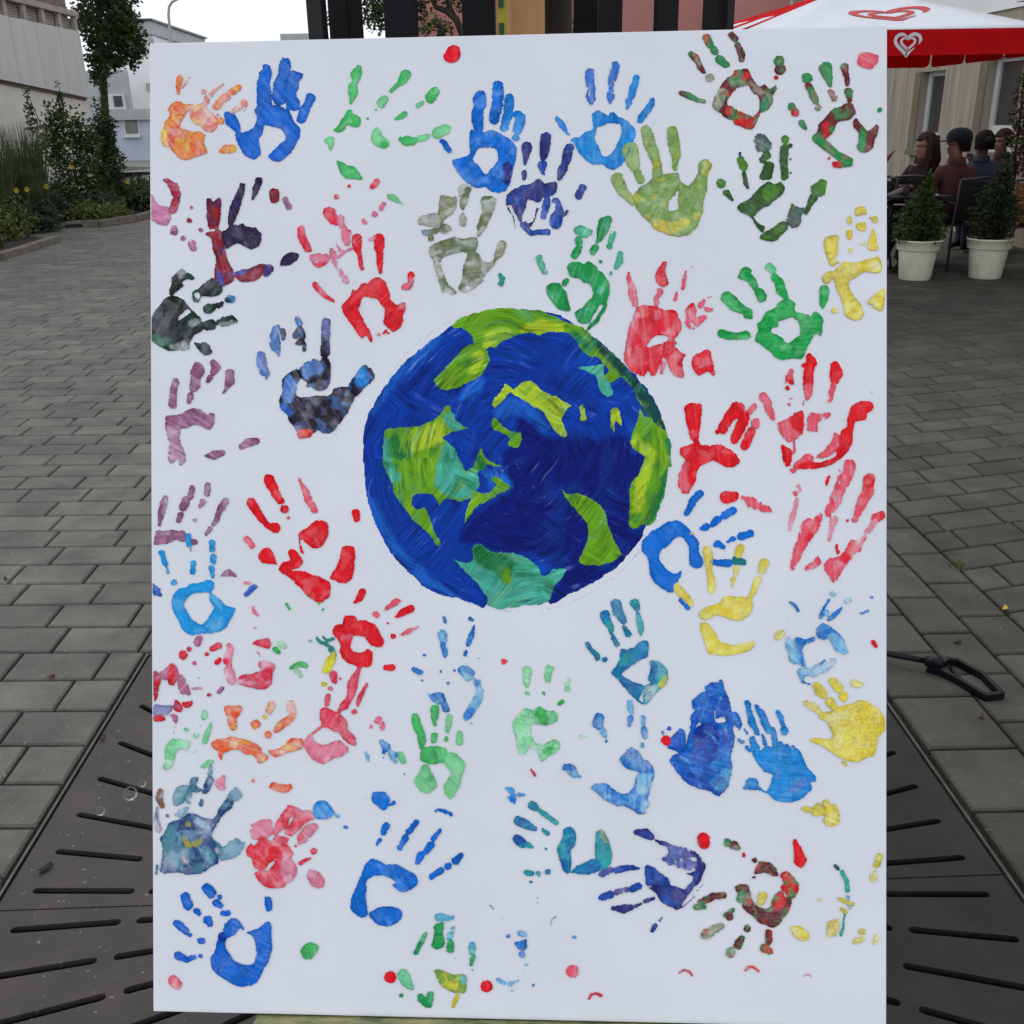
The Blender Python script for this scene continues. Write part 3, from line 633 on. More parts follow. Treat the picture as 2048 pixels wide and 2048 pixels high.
um = thing('patio_umbrella', 'square white and red patio umbrella with heart swirl logos over the guests', 'umbrella', (0, 0, 0))
zt_ = at_y(1900, 58, 8.0).z; zb_ = at_y(1900, 110, 8.0).z
UX0, UX1, UY0, UY1 = 1.93, 4.24, 8.0, 10.35; ap = at_y(1722, -26, 9.17); ap = Vector(((UX0+UX1)/2, 9.17, ap.z)); UZ = zt_
cor = [Vector((UX0, UY0, UZ)), Vector((UX1, UY0, UZ)), Vector((UX1+.1, UY1, UZ)), Vector((UX0-.42, UY1-.15, UZ))]
def facet(a, b, mt, name, n=10):
    m = MB(); prev = None
    for k in range(n+1):
        s = k/n; l = a.lerp(ap, s); r_ = b.lerp(ap, s); sag = Vector((0, 0, -.05*sin(pi*s)))
        row = []
        for i in range(9):
            q = i/8; p = l.lerp(r_, q)+sag*sin(pi*q)*1.0; row.append(m.bm.verts.new(p))
        if prev:
            for i in range(8): m.bm.faces.new((prev[i], prev[i+1], row[i+1], row[i]))
        prev = row
    bmesh.ops.remove_doubles(m.bm, verts=m.bm.verts[:], dist=1e-5)
    o = m.obj(name, mt, um, True)
    md = o.modifiers.new('thick', 'SOLIDIFY'); md.thickness = .004
facet(cor[0], cor[1], M_UWHT, 'canopy_panel'); facet(cor[1], cor[2], M_RED, 'canopy_panel'); facet(cor[2], cor[3], M_UWHT, 'canopy_panel'); facet(cor[3], cor[0], M_RED, 'canopy_panel')
st_n = (ap-cor[0]).cross(cor[3]-cor[0]).normalized(); st_n = -st_n if st_n.z < 0 else st_n
def lf(a, s): return cor[0].lerp(cor[3], a).lerp(ap, s)+st_n*.012
for a0, a1 in ((.02, .16), (.30, .48)):
    MB().prism([lf(a0, .01), lf(a1, .01), lf(a1*.9, .30), lf(a0, .30)], st_n*.003).obj('white_stripe', M_UWHT, um)
def valance(p, q, nfl):
    d = (q-p)/nfl; h = UZ-zb_; out = Vector((d.y, -d.x, 0)).normalized()
    for k in range(nfl):
        a = p+d*k+d*.012; b = p+d*(k+1)-d*.012; pts = [a, b]; r_ = .05
        L_ = (b-a).length; u = (b-a)/L_
        prof = [(0, 0), (L_, 0), (L_, -h+r_)]+[(L_-r_+r_*cos(t), -h+r_-r_*sin(t)) for t in (pi/6, pi/3, pi/2)]+[(r_-r_*sin(t), -h+r_-r_*cos(t)) for t in (0, pi/6, pi/3)]+[(0, -h+r_)]
        MB().prism([a+u*x+Vector((0, 0, z)) for x, z in prof], out*.003).obj('valance_flap', M_RED, um)
    return out
valance(cor[0]+Vector((0, -.004, 0)), cor[1]+Vector((0, -.004, 0)), 1); valance(cor[1], cor[2], 3); valance(cor[2], cor[3], 3); valance(cor[3], cor[0], 3)
MB().tube([(ap.x, ap.y, 0), (ap.x, ap.y, ap.z-.02)], .025, 12).obj('pole', M_ALU, um, True)
MB().box((ap.x-.35, ap.y-.35, -.001), (ap.x+.35, ap.y+.35, .06)).obj('base', M_STONE, um, bevel=.01)
for c_ in cor: MB().tube([c_+Vector((0, 0, -.02)), ap+Vector((0, 0, -.05))], .011, 6).obj('rib', M_ALU, um)
def heart(t, s=1):          # closed heart, softened at notch and tip; t from 0 in the top notch, going left
    x = y = 0
    for k in range(-3, 4):
        a = 2*pi*(t+k*.014); x += -(16*sin(a)**3)/17; y += (13*cos(a)-5*cos(2*a)-2*cos(3*a)-cos(4*a))/17
    return (s*x/7*1.12, s*y/7)
def ribbon(fn, t0, t1, w, place, mt, name, n=60, taper=True):
    m = MB(); prev = None
    for k in range(n+1):
        t = t0+(t1-t0)*k/n; x, y = fn(t); x2, y2 = fn(t+1e-3); dx, dy = x2-x, y2-y; L_ = sqrt(dx*dx+dy*dy)+1e-9
        ww = w*(min(1, 5*min(k/n, 1-k/n)+.15) if taper else 1)/2
        a = m.bm.verts.new(place(x-dy/L_*ww, y+dx/L_*ww)); b = m.bm.verts.new(place(x+dy/L_*ww, y-dx/L_*ww))
        if prev: m.bm.faces.new((prev[0], prev[1], b, a))
        prev = (a, b)
    m.obj(name, mt, um)
def logo(place, mt_out, mt_in, s, name):
    ribbon(lambda t: heart(t % 1, s), .04, .66, s*.26, place, mt_out, name)          # outer swirl, left lobe round to the lower right
    ribbon(lambda t: heart(t % 1, s), .70, .99, s*.26, place, mt_out, name)           # right lobe
    ribbon(lambda t: (heart(t % 1, s*.55)[0]+.03*s, heart(t % 1, s*.55)[1]), .03, .97, s*.20, place, mt_out, name)
fn_ = (cor[1]-cor[0]).cross(ap-cor[0]).normalized()
if fn_.z < 0: fn_ = -fn_
mid = (cor[0]+cor[1])/2; ld = at_y(1765, 27, 8.6)
upv = (ap-mid).normalized(); sfr = .50; Lc = mid.lerp(ap, .44)+Vector((.14, 0, 0))
def on_panel(x, y):
    s = .45+y*.66/(ap-mid).length; q = .5+(x+.13)/((1-s)*(UX1-UX0)); l = cor[0].lerp(ap, s); r_ = cor[1].lerp(ap, s)
    return l.lerp(r_, q)+Vector((0, 0, -.05*sin(pi*s)*sin(pi*q)))+fn_*.009
logo(on_panel, M_LOGO, M_UWHT, .28, 'heart_logo')
vc = at_y(1815, 86, 7.990)
logo(lambda x, y: Vector((vc.x+x, 7.988, vc.z+y*.95)), M_UWHT, M_RED, .092, 'heart_logo')

# planters
def planter(label, bx, by, rim_y, loc_px, mats, seed, shape, h):
    P = ground(bx, by); P = Vector((P.x, P.y+.13, 0)); t = thing('potted_conifer', label, 'potted plant', P, 0, 'potted conifers before the cafe tables')
    MB().lathe([(.0, .0), (.138, .0), (.143, .006), (.172, .268), (.172, .272), (.191, .274), (.1925, .278), (.201, .350), (.209, .353), (.210, .364), (.204, .368), (.196, .366), (.186, .33), (.0, .325)], 40).obj('pot', M_POT, t, True)
    MB().lathe([(.0, .331), (.187, .334)], 24).obj('soil', M_SOIL, t)
    MB().tube([(0, 0, .3), (.01, 0, .6), (0, .01, .3+h*.9)], [.016, .012, .004], 7).obj('stem', M_BARK, t, True)
    for k in range(8):
        a = k*2.4; zz = .42+.05*k; r = .17*(1-.08*k); MB().tube([(0, 0, zz), (r*cos(a), r*sin(a), zz+.08)], [.006, .002], 5).obj('branch', M_BARK, t)
    leaves(6000, blobs([(a, b, c, d*1.12, e*1.12, f) for a, b, c, d, e, f in shape], .1), .026, mats, t, 'foliage', .35, seed); return t
planter('cream pot with a green bushy cone shaped conifer', 1840, 562, 488, None, [M_LEAF[4], M_LEAF[4], M_LEAF[1]], 31, [(0, 0, .45, .21, .19, .14), (-.02, 0, .55, .19, .17, .15), (.0, 0, .66, .13, .12, .14), (.01, 0, .78, .07, .07, .12), (.02, 0, .88, .03, .03, .1), (-.16, 0, .42, .08, .1, .08)], .6)
planter('cream pot with a thinning half brown conifer', 1982, 559, 473, None, [M_LEAF[4], M_LEAF[5], M_LEAF[0]], 33, [(0, 0, .46, .19, .17, .14), (.02, 0, .58, .2, .17, .15), (.02, 0, .70, .16, .14, .14), (.03, 0, .82, .11, .1, .12), (.04, 0, .95, .05, .05, .09)], .66)

# cafe chairs, table
def chair(label, loc, rz, frame, seatm, cush=None, arm=None):
    t = thing('cafe_chair', label, 'chair', loc, rz, 'cafe chairs'); arm = arm or frame
    for s in (-1, 1):
        MB().tube([(s*.26, -.24, 0), (s*.24, -.22, .42), (s*.26, -.22, .64), (s*.27, -.10, .665), (s*.27, .14, .65), (s*.24, .24, .64)], .0125, 8).obj('arm_leg', arm, t, True)
        MB().tube([(s*.25, .30, 0), (s*.22, .22, .42), (s*.22, .28, .86)], .0125, 8).obj('rear_leg', frame, t, True)
    MB().tube([(-.22, .28, .86), (0, .31, .88), (.22, .28, .86)], .0125, 8).obj('top_rail', frame, t, True)
    for k in range(9):
        y = -.22+k*.05; MB().box((-.235, y, .425), (.235, y+.04, .437)).obj('seat_strip', seatm, t)
    for k in range(6):
        z = .48+k*.062; y = .232+.048*(z-.42)/.44*1.25; MB().box((-.215, y, z), (.215, y+.010, z+.05)).obj('back_strip', seatm, t)
    if cush:
        MB().box((-.21, -.20, .440), (.21, .20, .485)).obj('cushion', cush, t, bevel=.015)
    return t
chair('dark chair under the man in the cap', (4.84, 10.25, 0), pi, M_METAL, M_SEAT)
chair('brown wicker chair with a white arm and purple cushion', (5.42, 9.70, 0), 2.0, M_METAL, M_WICK, M_PURP, M_ALU)
chair('dark chair under the long haired woman', (4.50, 10.72, 0), 2.7, M_METAL, M_SEAT)
chair('dark chair behind the man, under the person with tied hair', (5.12, 11.0, 0), -.4, M_METAL, M_SEAT)
chair('dark chair beside the pink flowers', (5.62, 11.75, 0), 2.2, M_METAL, M_SEAT)
chair('dark chair mostly hidden by the canvas edge', (3.78, 10.35, 0), -1.45, M_METAL, M_SEAT)
tb = thing('cafe_table', 'dark square cafe table between the seated guests', 'table', (4.22, 10.15, 0))
MB().box((-.30, -.30, .70), (.30, .30, .725)).obj('table_top', M_SEAT, tb, bevel=.004); MB().tube([(0, 0, .03), (0, 0, .70)], .03, 10).obj('column', M_METAL, tb, True)
for k in range(4): MB().tube([(0, 0, .04), (.26*cos(k*pi/2+.8), .26*sin(k*pi/2+.8), .015)], .016, 6).obj('foot', M_METAL, tb)
m = MB().lathe([(0, 0), (.028, 0), (.033, .10), (.030, .10), (.026, .006), (0, .006)], 16); o = m.obj('drinking_glass', M_GLASS, None, True); o.location = (4.10, 9.98, .726); tag(o, 'dark drinking glass on the cafe table', 'glass')
o = MB().box((4.22, 9.93, .726), (4.40, 10.04, .738)).obj('menu', M_FRAME); tag(o, 'pale folded menu lying on the cafe table', 'menu')
m = MB().lathe([(0, 0), (.05, 0), (.045, .06), (.02, .085), (0, .09)], 14); o = m.obj('black_bag', M_BLACK, None, True); o.location = (4.16, 10.2, .726); tag(o, 'small black pouch on the cafe table', 'pouch')
o = MB().box((-.17, -.05, 0), (.17, .05, .30)).obj('straw_cushion', M_CUSH, None, bevel=.03); o.location = (5.20, 10.12, .49); o.rotation_euler = (.1, .05, .25); tag(o, 'straw coloured cushion leaning on the wicker chair back', 'cushion')

# pink flowering climber at the right edge
fl = thing('flowering_climber', 'pink flowering climber on the wall at the right edge', 'climbing plant', (5.82, 11.4, 0))
MB().tube([(0, 0, 0), (.05, .05, .8), (0, 0, 1.5), (-.02, .05, 2.0)], [.02, .016, .012, .006], 7).obj('stem', M_BARK, fl, True)
leaves(2600, blobs([(.18, 0, 1.55, .2, .2, .25), (.16, 0, 1.25, .2, .2, .25), (.2, 0, .95, .18, .2, .25), (.22, 0, 1.85, .18, .2, .2)], .1), .02, [M_PET, M_PET, M_PET], fl, 'blossom', .8, 41)
leaves(500, blobs([(-.02, -.05, 1.5, .12, .15, .3), (.05, 0, 1.1, .2, .2, .3), (0, 0, 1.75, .1, .1, .15)], .1), .03, [M_LEAF[0], M_LEAF[1]], fl, 'foliage', .5, 42)

# ------------------------------------------------------------------ people
SKIN = [mat('skin_light', (.36, .19, .13), .6, .08, 10, bump=0), mat('skin_tan', (.23, .105, .068), .6, .08, 10, bump=0), mat('skin_brown', (.11, .05, .034), .6, .08, 10, bump=0)]
HAIR = [mat('dark_brown_hair', (.010, .007, .006), .7, .3, 30, spec=.1, stretch=(3, 3, .6), bump=.5, bscale=80), mat('brown_streaked_hair', (.040, .022, .014), .7, .4, 30, spec=.1, c2=(.012, .008, .007), stretch=(3, 3, .6), bump=.5, bscale=80)]
def cloth(n, c): return mat(n, c, .9, .15, 12, bump=.3, bscale=40)
def person(label, seat, face, top, legm, skin, hair, lean=(0, 0), head=(0, 0), arms=((.18, -.30, .74), (-.18, -.30, .74)), style='short', shoe=None, sc=1.0, cap=None, feet=((.10, -.42), (-.10, -.42))):
    """seated figure; local -Y is where the chest faces. face: chest heading; head: extra turn of the head and its nod"""
    t = thing('person', label, 'person', (seat[0], seat[1], 0), face, None); t.scale = (sc, sc, sc)
    lx, ly = lean; z0 = .50
    J = {}; E = []
    def j(n, p, r, mt): J[n] = (Vector(p), r, mt)
    j('pel', (0, .02, z0), .125, 'L'); j('bel', (lx*.4, .02+ly*.4, z0+.16), .122, 'T'); j('che', (lx*.8, ly*.8+.02, z0+.34), .135, 'T'); j('col', (lx, ly+.01, z0+.475), .075, 'T')
    j('nek', (lx, ly-.005, z0+.535), .052, 'S'); nod = head[1]
    hd = Matrix.Rotation(head[0], 3, 'Z'); H0 = Vector((lx, ly-.01, z0+.545))
    def h(v): return H0+hd @ Vector(v)
    j('jaw', h((0, -.022, .062)), .066, 'S'); j('fac', h((0, -.012, .125)), .080, 'S'); j('cra', h((0, .012, .175)), .082, 'S'); j('top', h((0, .014, .210)), .058, 'S')
    j('nos', h((0, -.096, .104)), .011, 'S'); j('chi', h((0, -.076, .045)), .024, 'S')
    E += [('pel', 'bel'), ('bel', 'che'), ('che', 'col'), ('col', 'nek'), ('nek', 'jaw'), ('jaw', 'fac'), ('fac', 'cra'), ('cra', 'top'), ('fac', 'nos'), ('jaw', 'chi')]
    for s, nm in ((1, 'R'), (-1, 'L')):
        j('ear'+nm, h((s*.086, .012, .115)), .016, 'S'); E.append(('fac', 'ear'+nm))
        j('sh'+nm, (lx+s*.165, ly+.02, z0+.42), .066, 'T'); E.append(('che', 'sh'+nm))
        w = Vector(arms[0 if s > 0 else 1]); S = J['sh'+nm][0]; d = w-S; mid = S+d*.5; up = .54; bend = sqrt(max(0, (up*.5)**2-(d.length*.5)**2))
        el = mid+Vector((s*.35, .30, -.85)).normalized()*bend
        j('el'+nm, el, .046, 'T'); j('wr'+nm, w, .031, 'T'); E += [('sh'+nm, 'el'+nm), ('el'+nm, 'wr'+nm)]
        f = (w-el).normalized(); sd = f.cross(Vector((0, 0, 1))).normalized(); dn = Vector((0, 0, -1))
        j('pa'+nm, w+f*.055, .030, 'S'); E.append(('wr'+nm, 'pa'+nm))
        for q, (o_, ln) in enumerate(((-.027, .062), (-.009, .072), (.009, .068), (.027, .052))):
            a_ = w+f*.085+sd*o_; j('k%d'%q+nm, a_, .0095, 'S'); j('f%d'%q+nm, a_+f*ln*.55+dn*.006, .0085, 'S'); j('g%d'%q+nm, a_+f*ln*.95+dn*.022, .007, 'S')
            E += [('pa'+nm, 'k%d'%q+nm), ('k%d'%q+nm, 'f%d'%q+nm), ('f%d'%q+nm, 'g%d'%q+nm)]
        j('t0'+nm, w+f*.045-sd*s*.035, .011, 'S'); j('t1'+nm, w+f*.078-sd*s*.050, .009, 'S'); E += [('pa'+nm, 't0'+nm), ('t0'+nm, 't1'+nm)]
        fx, fy = feet[0 if s > 0 else 1]
        j('hi'+nm, (s*.095, .0, z0-.01), .092, 'L'); j('kn'+nm, (s*.10+fx*.2, -.42, z0+.01), .062, 'L'); j('an'+nm, (fx, fy+.06, .085), .042, 'L'); j('to'+nm, (fx, fy-.10, .035), .034, 'F')
        j('he'+nm, (fx, fy+.085, .038), .036, 'F')
        E += [('pel', 'hi'+nm), ('hi'+nm, 'kn'+nm), ('kn'+nm, 'an'+nm), ('an'+nm, 'to'+nm), ('an'+nm, 'he'+nm)]
    names = list(J); me = bpy.data.meshes.new('body'); me.from_pydata([J[n][0] for n in names], [(names.index(a), names.index(b)) for a, b in E], [])
    o = bpy.data.objects.new('tmp_body', me); COL.objects.link(o)
    md = o.modifiers.new('skin', 'SKIN'); md.use_smooth_shade = True
    for i, n in enumerate(names):
        sv = me.skin_vertices[0].data[i]; r = J[n][1]; sv.radius = (r*1.35, r*.9) if n in ('che', 'bel') else ((r*1.2, r) if n == 'pel' else (r, r)); sv.use_root = n == 'pel'
    sb = o.modifiers.new('sub', 'SUBSURF'); sb.levels = 1; sb.render_levels = 1
    dg = bpy.context.evaluated_depsgraph_get(); dg.update(); bme = bpy.data.meshes.new_from_object(o.evaluated_get(dg)); bpy.data.objects.remove(o)
    bme.name = 'body'; bme.materials.clear(); ms = {'T': top, 'L': legm, 'S': skin, 'F': shoe or M_SEAT}
    keys = list(ms)
    for k in keys: bme.materials.append(ms[k])
    pts = np.array([J[n][0] for n in names]); EA = np.array([pts[names.index(a)] for a, b in E]); EB = np.array([pts[names.index(b)] for a, b in E])
    def emat(a, b):
        return J[b][2]
    em = [keys.index(emat(a, b)) for a, b in E]
    for f in bme.polygons:
        c = np.array(f.center); d = EB-EA; tt = np.clip(((c-EA)*d).sum(1)/((d*d).sum(1)+1e-9), 0, 1)
        q = ((EA+d*tt[:, None]-c)**2).sum(1)
        f.material_index = em[int(q.argmin())]
    bme.shade_smooth(); bd = link('body', bme, t)
    # eyes and mouth
    m = MB()
    for s in (-1, 1):
        m.box((s*.030-.008, -.090, .124), (s*.030+.008, -.080, .128), Matrix.Translation(H0) @ hd.to_4x4())
    m.box((-.014, -.088, .067), (.014, -.078, .070), Matrix.Translation(H0) @ hd.to_4x4()); m.obj('eyes_and_mouth', HAIR[0], t)
    # hair
    rg = np.random.default_rng(5); Mh = Matrix.Translation(H0) @ hd.to_4x4()
    if style != 'bald':
        m = MB(); R = []
        nlat, nlon = 9, 20; low = {'short': .10, 'long': .09, 'bun': .09}[style]
        for i in range(nlat+1):
            ph = pi/2*(1-i/nlat)*1.0; ring = []
            for k in range(nlon):
                a = 2*pi*k/nlon; front = max(0, -sin(a)); down = (1-i/nlat)
                rr = .104+.006*sin(5*a+i); z = .135+.112*sin(pi/2*(i/nlat)) - (low*.95*(1-front**.6*1.25) if i == 0 else 0)
                rad = rr*cos(pi/2*(i/nlat)*.985)
                ring.append(m.bm.verts.new(Mh @ Vector((rad*cos(a)*.93, rad*sin(a)*1.05+.014-(.0 if i else 0), z+.02*front*(i == 0)))))
            R.append(ring)
        for A, B in zip(R, R[1:]):
            for k in range(nlon): m.bm.faces.new((A[k], A[(k+1) % nlon], B[(k+1) % nlon], B[k]))
        m.bm.faces.new(R[-1])
        if style == 'bun':
            P = Mh @ Vector((0, .145, .13)); bmesh.ops.create_icosphere(m.bm, subdivisions=2, radius=.055, matrix=Matrix.Translation(P))
        m.obj('hair', hair, t, True)
        if style == 'long':
            m = MB()
            for k in range(46):
                a = rg.uniform(-.35, pi+.35); P = [(.095*cos(a), .09*sin(a)+.02, .20), (.115*cos(a)+rg.normal()*.006, .105*sin(a)+.02, .10), (.125*cos(a)+rg.normal()*.012, .11*sin(a)+.02, -.02), (.13*cos(a)+rg.normal()*.02, .10*sin(a)+.0, -.13), (.115*cos(a)+rg.normal()*.025, .085*sin(a)-.02, -.20-rg.random()*.08)]
                m.tube([Mh @ Vector(p) for p in P], [.018, .022, .022, .018, .005], 6)
            m.obj('long_hair', hair, t, True)
    if cap:
        m = MB(); n = 22; Rr = [(.111, .135), (.113, .17), (.106, .205), (.085, .235), (.05, .252), (.008, .257)]; rings = []
        for r, z in Rr: rings.append([m.bm.verts.new(Mh @ Vector((r*.95*cos(2*pi*k/n), r*1.06*sin(2*pi*k/n)+.012, z))) for k in range(n)])
        for A, B in zip(rings, rings[1:]):
            for k in range(n): m.bm.faces.new((A[k], A[(k+1) % n], B[(k+1) % n], B[k]))
        m.bm.faces.new(rings[-1]); m.obj('cap', cap, t, True)
        m = MB(); pr = [(.085*cos(a), -.085-.085*sin(a), .140-.012*sin(a)) for a in [pi*k/10 for k in range(11)]]+[(-.07, -.07, .146), (.07, -.07, .146)]
        m.prism([Mh @ Vector(p) for p in pr], (0, 0, .006)); m.obj('cap_peak', cap, t)
    # collar
    MB().lathe([(.088, -.015), (.078, .035), (.070, .040), (.074, -.01)], 18, J['col'][0]+Vector((0, .0, .02))).obj('collar', top, t, True)
    return t
def seat_at(hx, hy, Y): P = at_y(hx, hy, Y); return P
P = seat_at(1848, 290, 10.75)
person('woman with long dark wavy hair in a dark brown jacket looking left', (P.x+.05, 10.75), -1.05, cloth('dark_brown_jacket', (.030, .017, .014)), cloth('black_trousers', (.012, .012, .014)), SKIN[0], HAIR[1], (.0, -.04), (-.35, 0), ((.12, -.40, .76), (-.20, -.36, .76)), 'long', sc=1.0)
P = seat_at(1915, 290, 10.25)
person('man in a navy cap and maroon brown jacket seen from behind', (P.x+.02, 10.25), pi+.25, cloth('maroon_jacket', (.080, .028, .023)), cloth('maroon_dark_trousers', (.035, .012, .012)), SKIN[1], HAIR[0], (0, -.02), (1.25, 0), ((.22, -.33, .72), (-.22, -.33, .72)), 'short', shoe=M_ALU, sc=1.02, cap=cloth('navy_cap', (.008, .009, .016)))
P = seat_at(1966, 292, 11.0)
person('person with dark tied hair in a slate blue top behind the capped man', (P.x, 11.0), 2.55, cloth('slate_blue_top', (.022, .032, .048)), cloth('dark_jeans', (.014, .018, .030)), SKIN[2], HAIR[0], (0, -.02), (.55, 0), style='bun')
P = seat_at(2008, 300, 11.7)
person('person in a purple brown jacket with brown hair near the pink flowers', (P.x, 11.7), -1.2, cloth('purple_brown_jacket', (.040, .018, .030)), cloth('blue_jeans', (.020, .032, .065)), SKIN[1], HAIR[1], (0, -.03), (-.1, 0), ((.15, -.32, .80), (-.15, -.30, .95)), 'short')
P = seat_at(1752, 345, 10.35)
person('person in a grey hooded top raising a hand beside the canvas edge', (3.80, 10.35), 1.45, cloth('grey_hooded_top', (.30, .32, .37)), cloth('navy_jeans', (.012, .014, .026)), SKIN[0], HAIR[1], (0, -.05), (0, 0), ((.18, -.24, 1.02), (-.16, -.33, .76)), 'short', shoe=mat('white_shoe', (.62, .62, .60), .6, .05, 10, bump=0), feet=((.10, -.36), (-.10, -.30)))

# ------------------------------------------------------------------ the painting
CAN_R = Matrix(((0.99708, 0.02527, -0.07203), (-0.0763, 0.35985, -0.92988), (0.00243, 0.93267, 0.36073)))
CAN_T = Vector((0.03019, 1.13566, 1.03065)); CAN_W, CAN_HT = .9, 1.2047
CAN_M = CAN_R.to_4x4(); CAN_M.translation = CAN_T
LIGHT = np.array((.685, .705, .750))           # how bright a white card on the easel reads
CANVAS = np.array((.800, .824, .880))
R3 = np.array(CAN_R); T3 = np.array(CAN_T)
_n = R3[:, 2]; _r = np.array(CR); _u = np.array(CU); _f = np.array(CF); _c = np.array(CP)
def cv(x, y):                                   # traced position -> position on the canvas, metres
    d = _f[None]+((x-1024)/LENS_PX)[:, None]*_r-((y-1024)/LENS_PX)[:, None]*_u
    t = ((T3-_c)@_n)/(d@_n); P = _c+d*t[:, None]-T3
    return P@R3[:, 0], P@R3[:, 1]

_rng = np.random.default_rng(11); _G = _rng.random((256, 256))
def vn(x, y):
    ix = np.floor(x).astype(int); iy = np.floor(y).astype(int); fx = x-ix; fy = y-iy
    fx = fx*fx*(3-2*fx); fy = fy*fy*(3-2*fy)
    g = lambda a, b: _G[a & 255, b & 255]
    return (g(ix, iy)*(1-fx)+g(ix+1, iy)*fx)*(1-fy)+(g(ix, iy+1)*(1-fx)+g(ix+1, iy+1)*fx)*fy
def fb(x, y, s, o=0, oct=3):
    v = 0; a = 1; tot = 0
    for k in range(oct):
        v = v+a*vn(x/s+37.3*o+17*k, y/s+11.7*o+29*k); tot += a; a *= .55; s *= .5
    return v/tot*2-1                            # -1 .. 1

def smooth_poly(P, n=3):
    P = np.array(P); m = len(P); out = []
    for i in range(m):
        p0, p1, p2, p3 = P[i-1], P[i], P[(i+1) % m], P[(i+2) % m]
        for k in range(n):
            t = k/n
            out.append((1-t)**2*(1+2*t)*p1+t*t*(3-2*t)*p2+t*(1-t)**2*.4*(p2-p0)-t*t*(1-t)*.4*(p3-p1))
    return np.array(out)
def sd_poly(x, y, P):
    d = np.full(x.shape, 1e9); ins = np.zeros(x.shape, bool)
    for (ax, ay), (bx, by) in zip(P, np.roll(P, -1, 0)):
        ex, ey = bx-ax, by-ay; wx, wy = x-ax, y-ay
        t = np.clip((wx*ex+wy*ey)/(ex*ex+ey*ey+1e-9), 0, 1)
        d = np.minimum(d, (wx-ex*t)**2+(wy-ey*t)**2)
        if ay != by: ins ^= ((ay > y) != (by > y)) & (x < ex*(y-ay)/(by-ay)+ax)
    d = np.sqrt(d); return np.where(ins, d, -d)
def sd_stroke(x, y, P):
    v = np.full(x.shape, -1e9)
    if len(P) == 1: P = P*2
    for (ax, ay, ar), (bx, by, br) in zip(P, P[1:]):
        ex, ey = bx-ax, by-ay; wx, wy = x-ax, y-ay
        t = np.clip((wx*ex+wy*ey)/(ex*ex+ey*ey+1e-9), 0, 1)
        v = np.maximum(v, ar+(br-ar)*t-np.sqrt((wx-ex*t)**2+(wy-ey*t)**2))
    return v

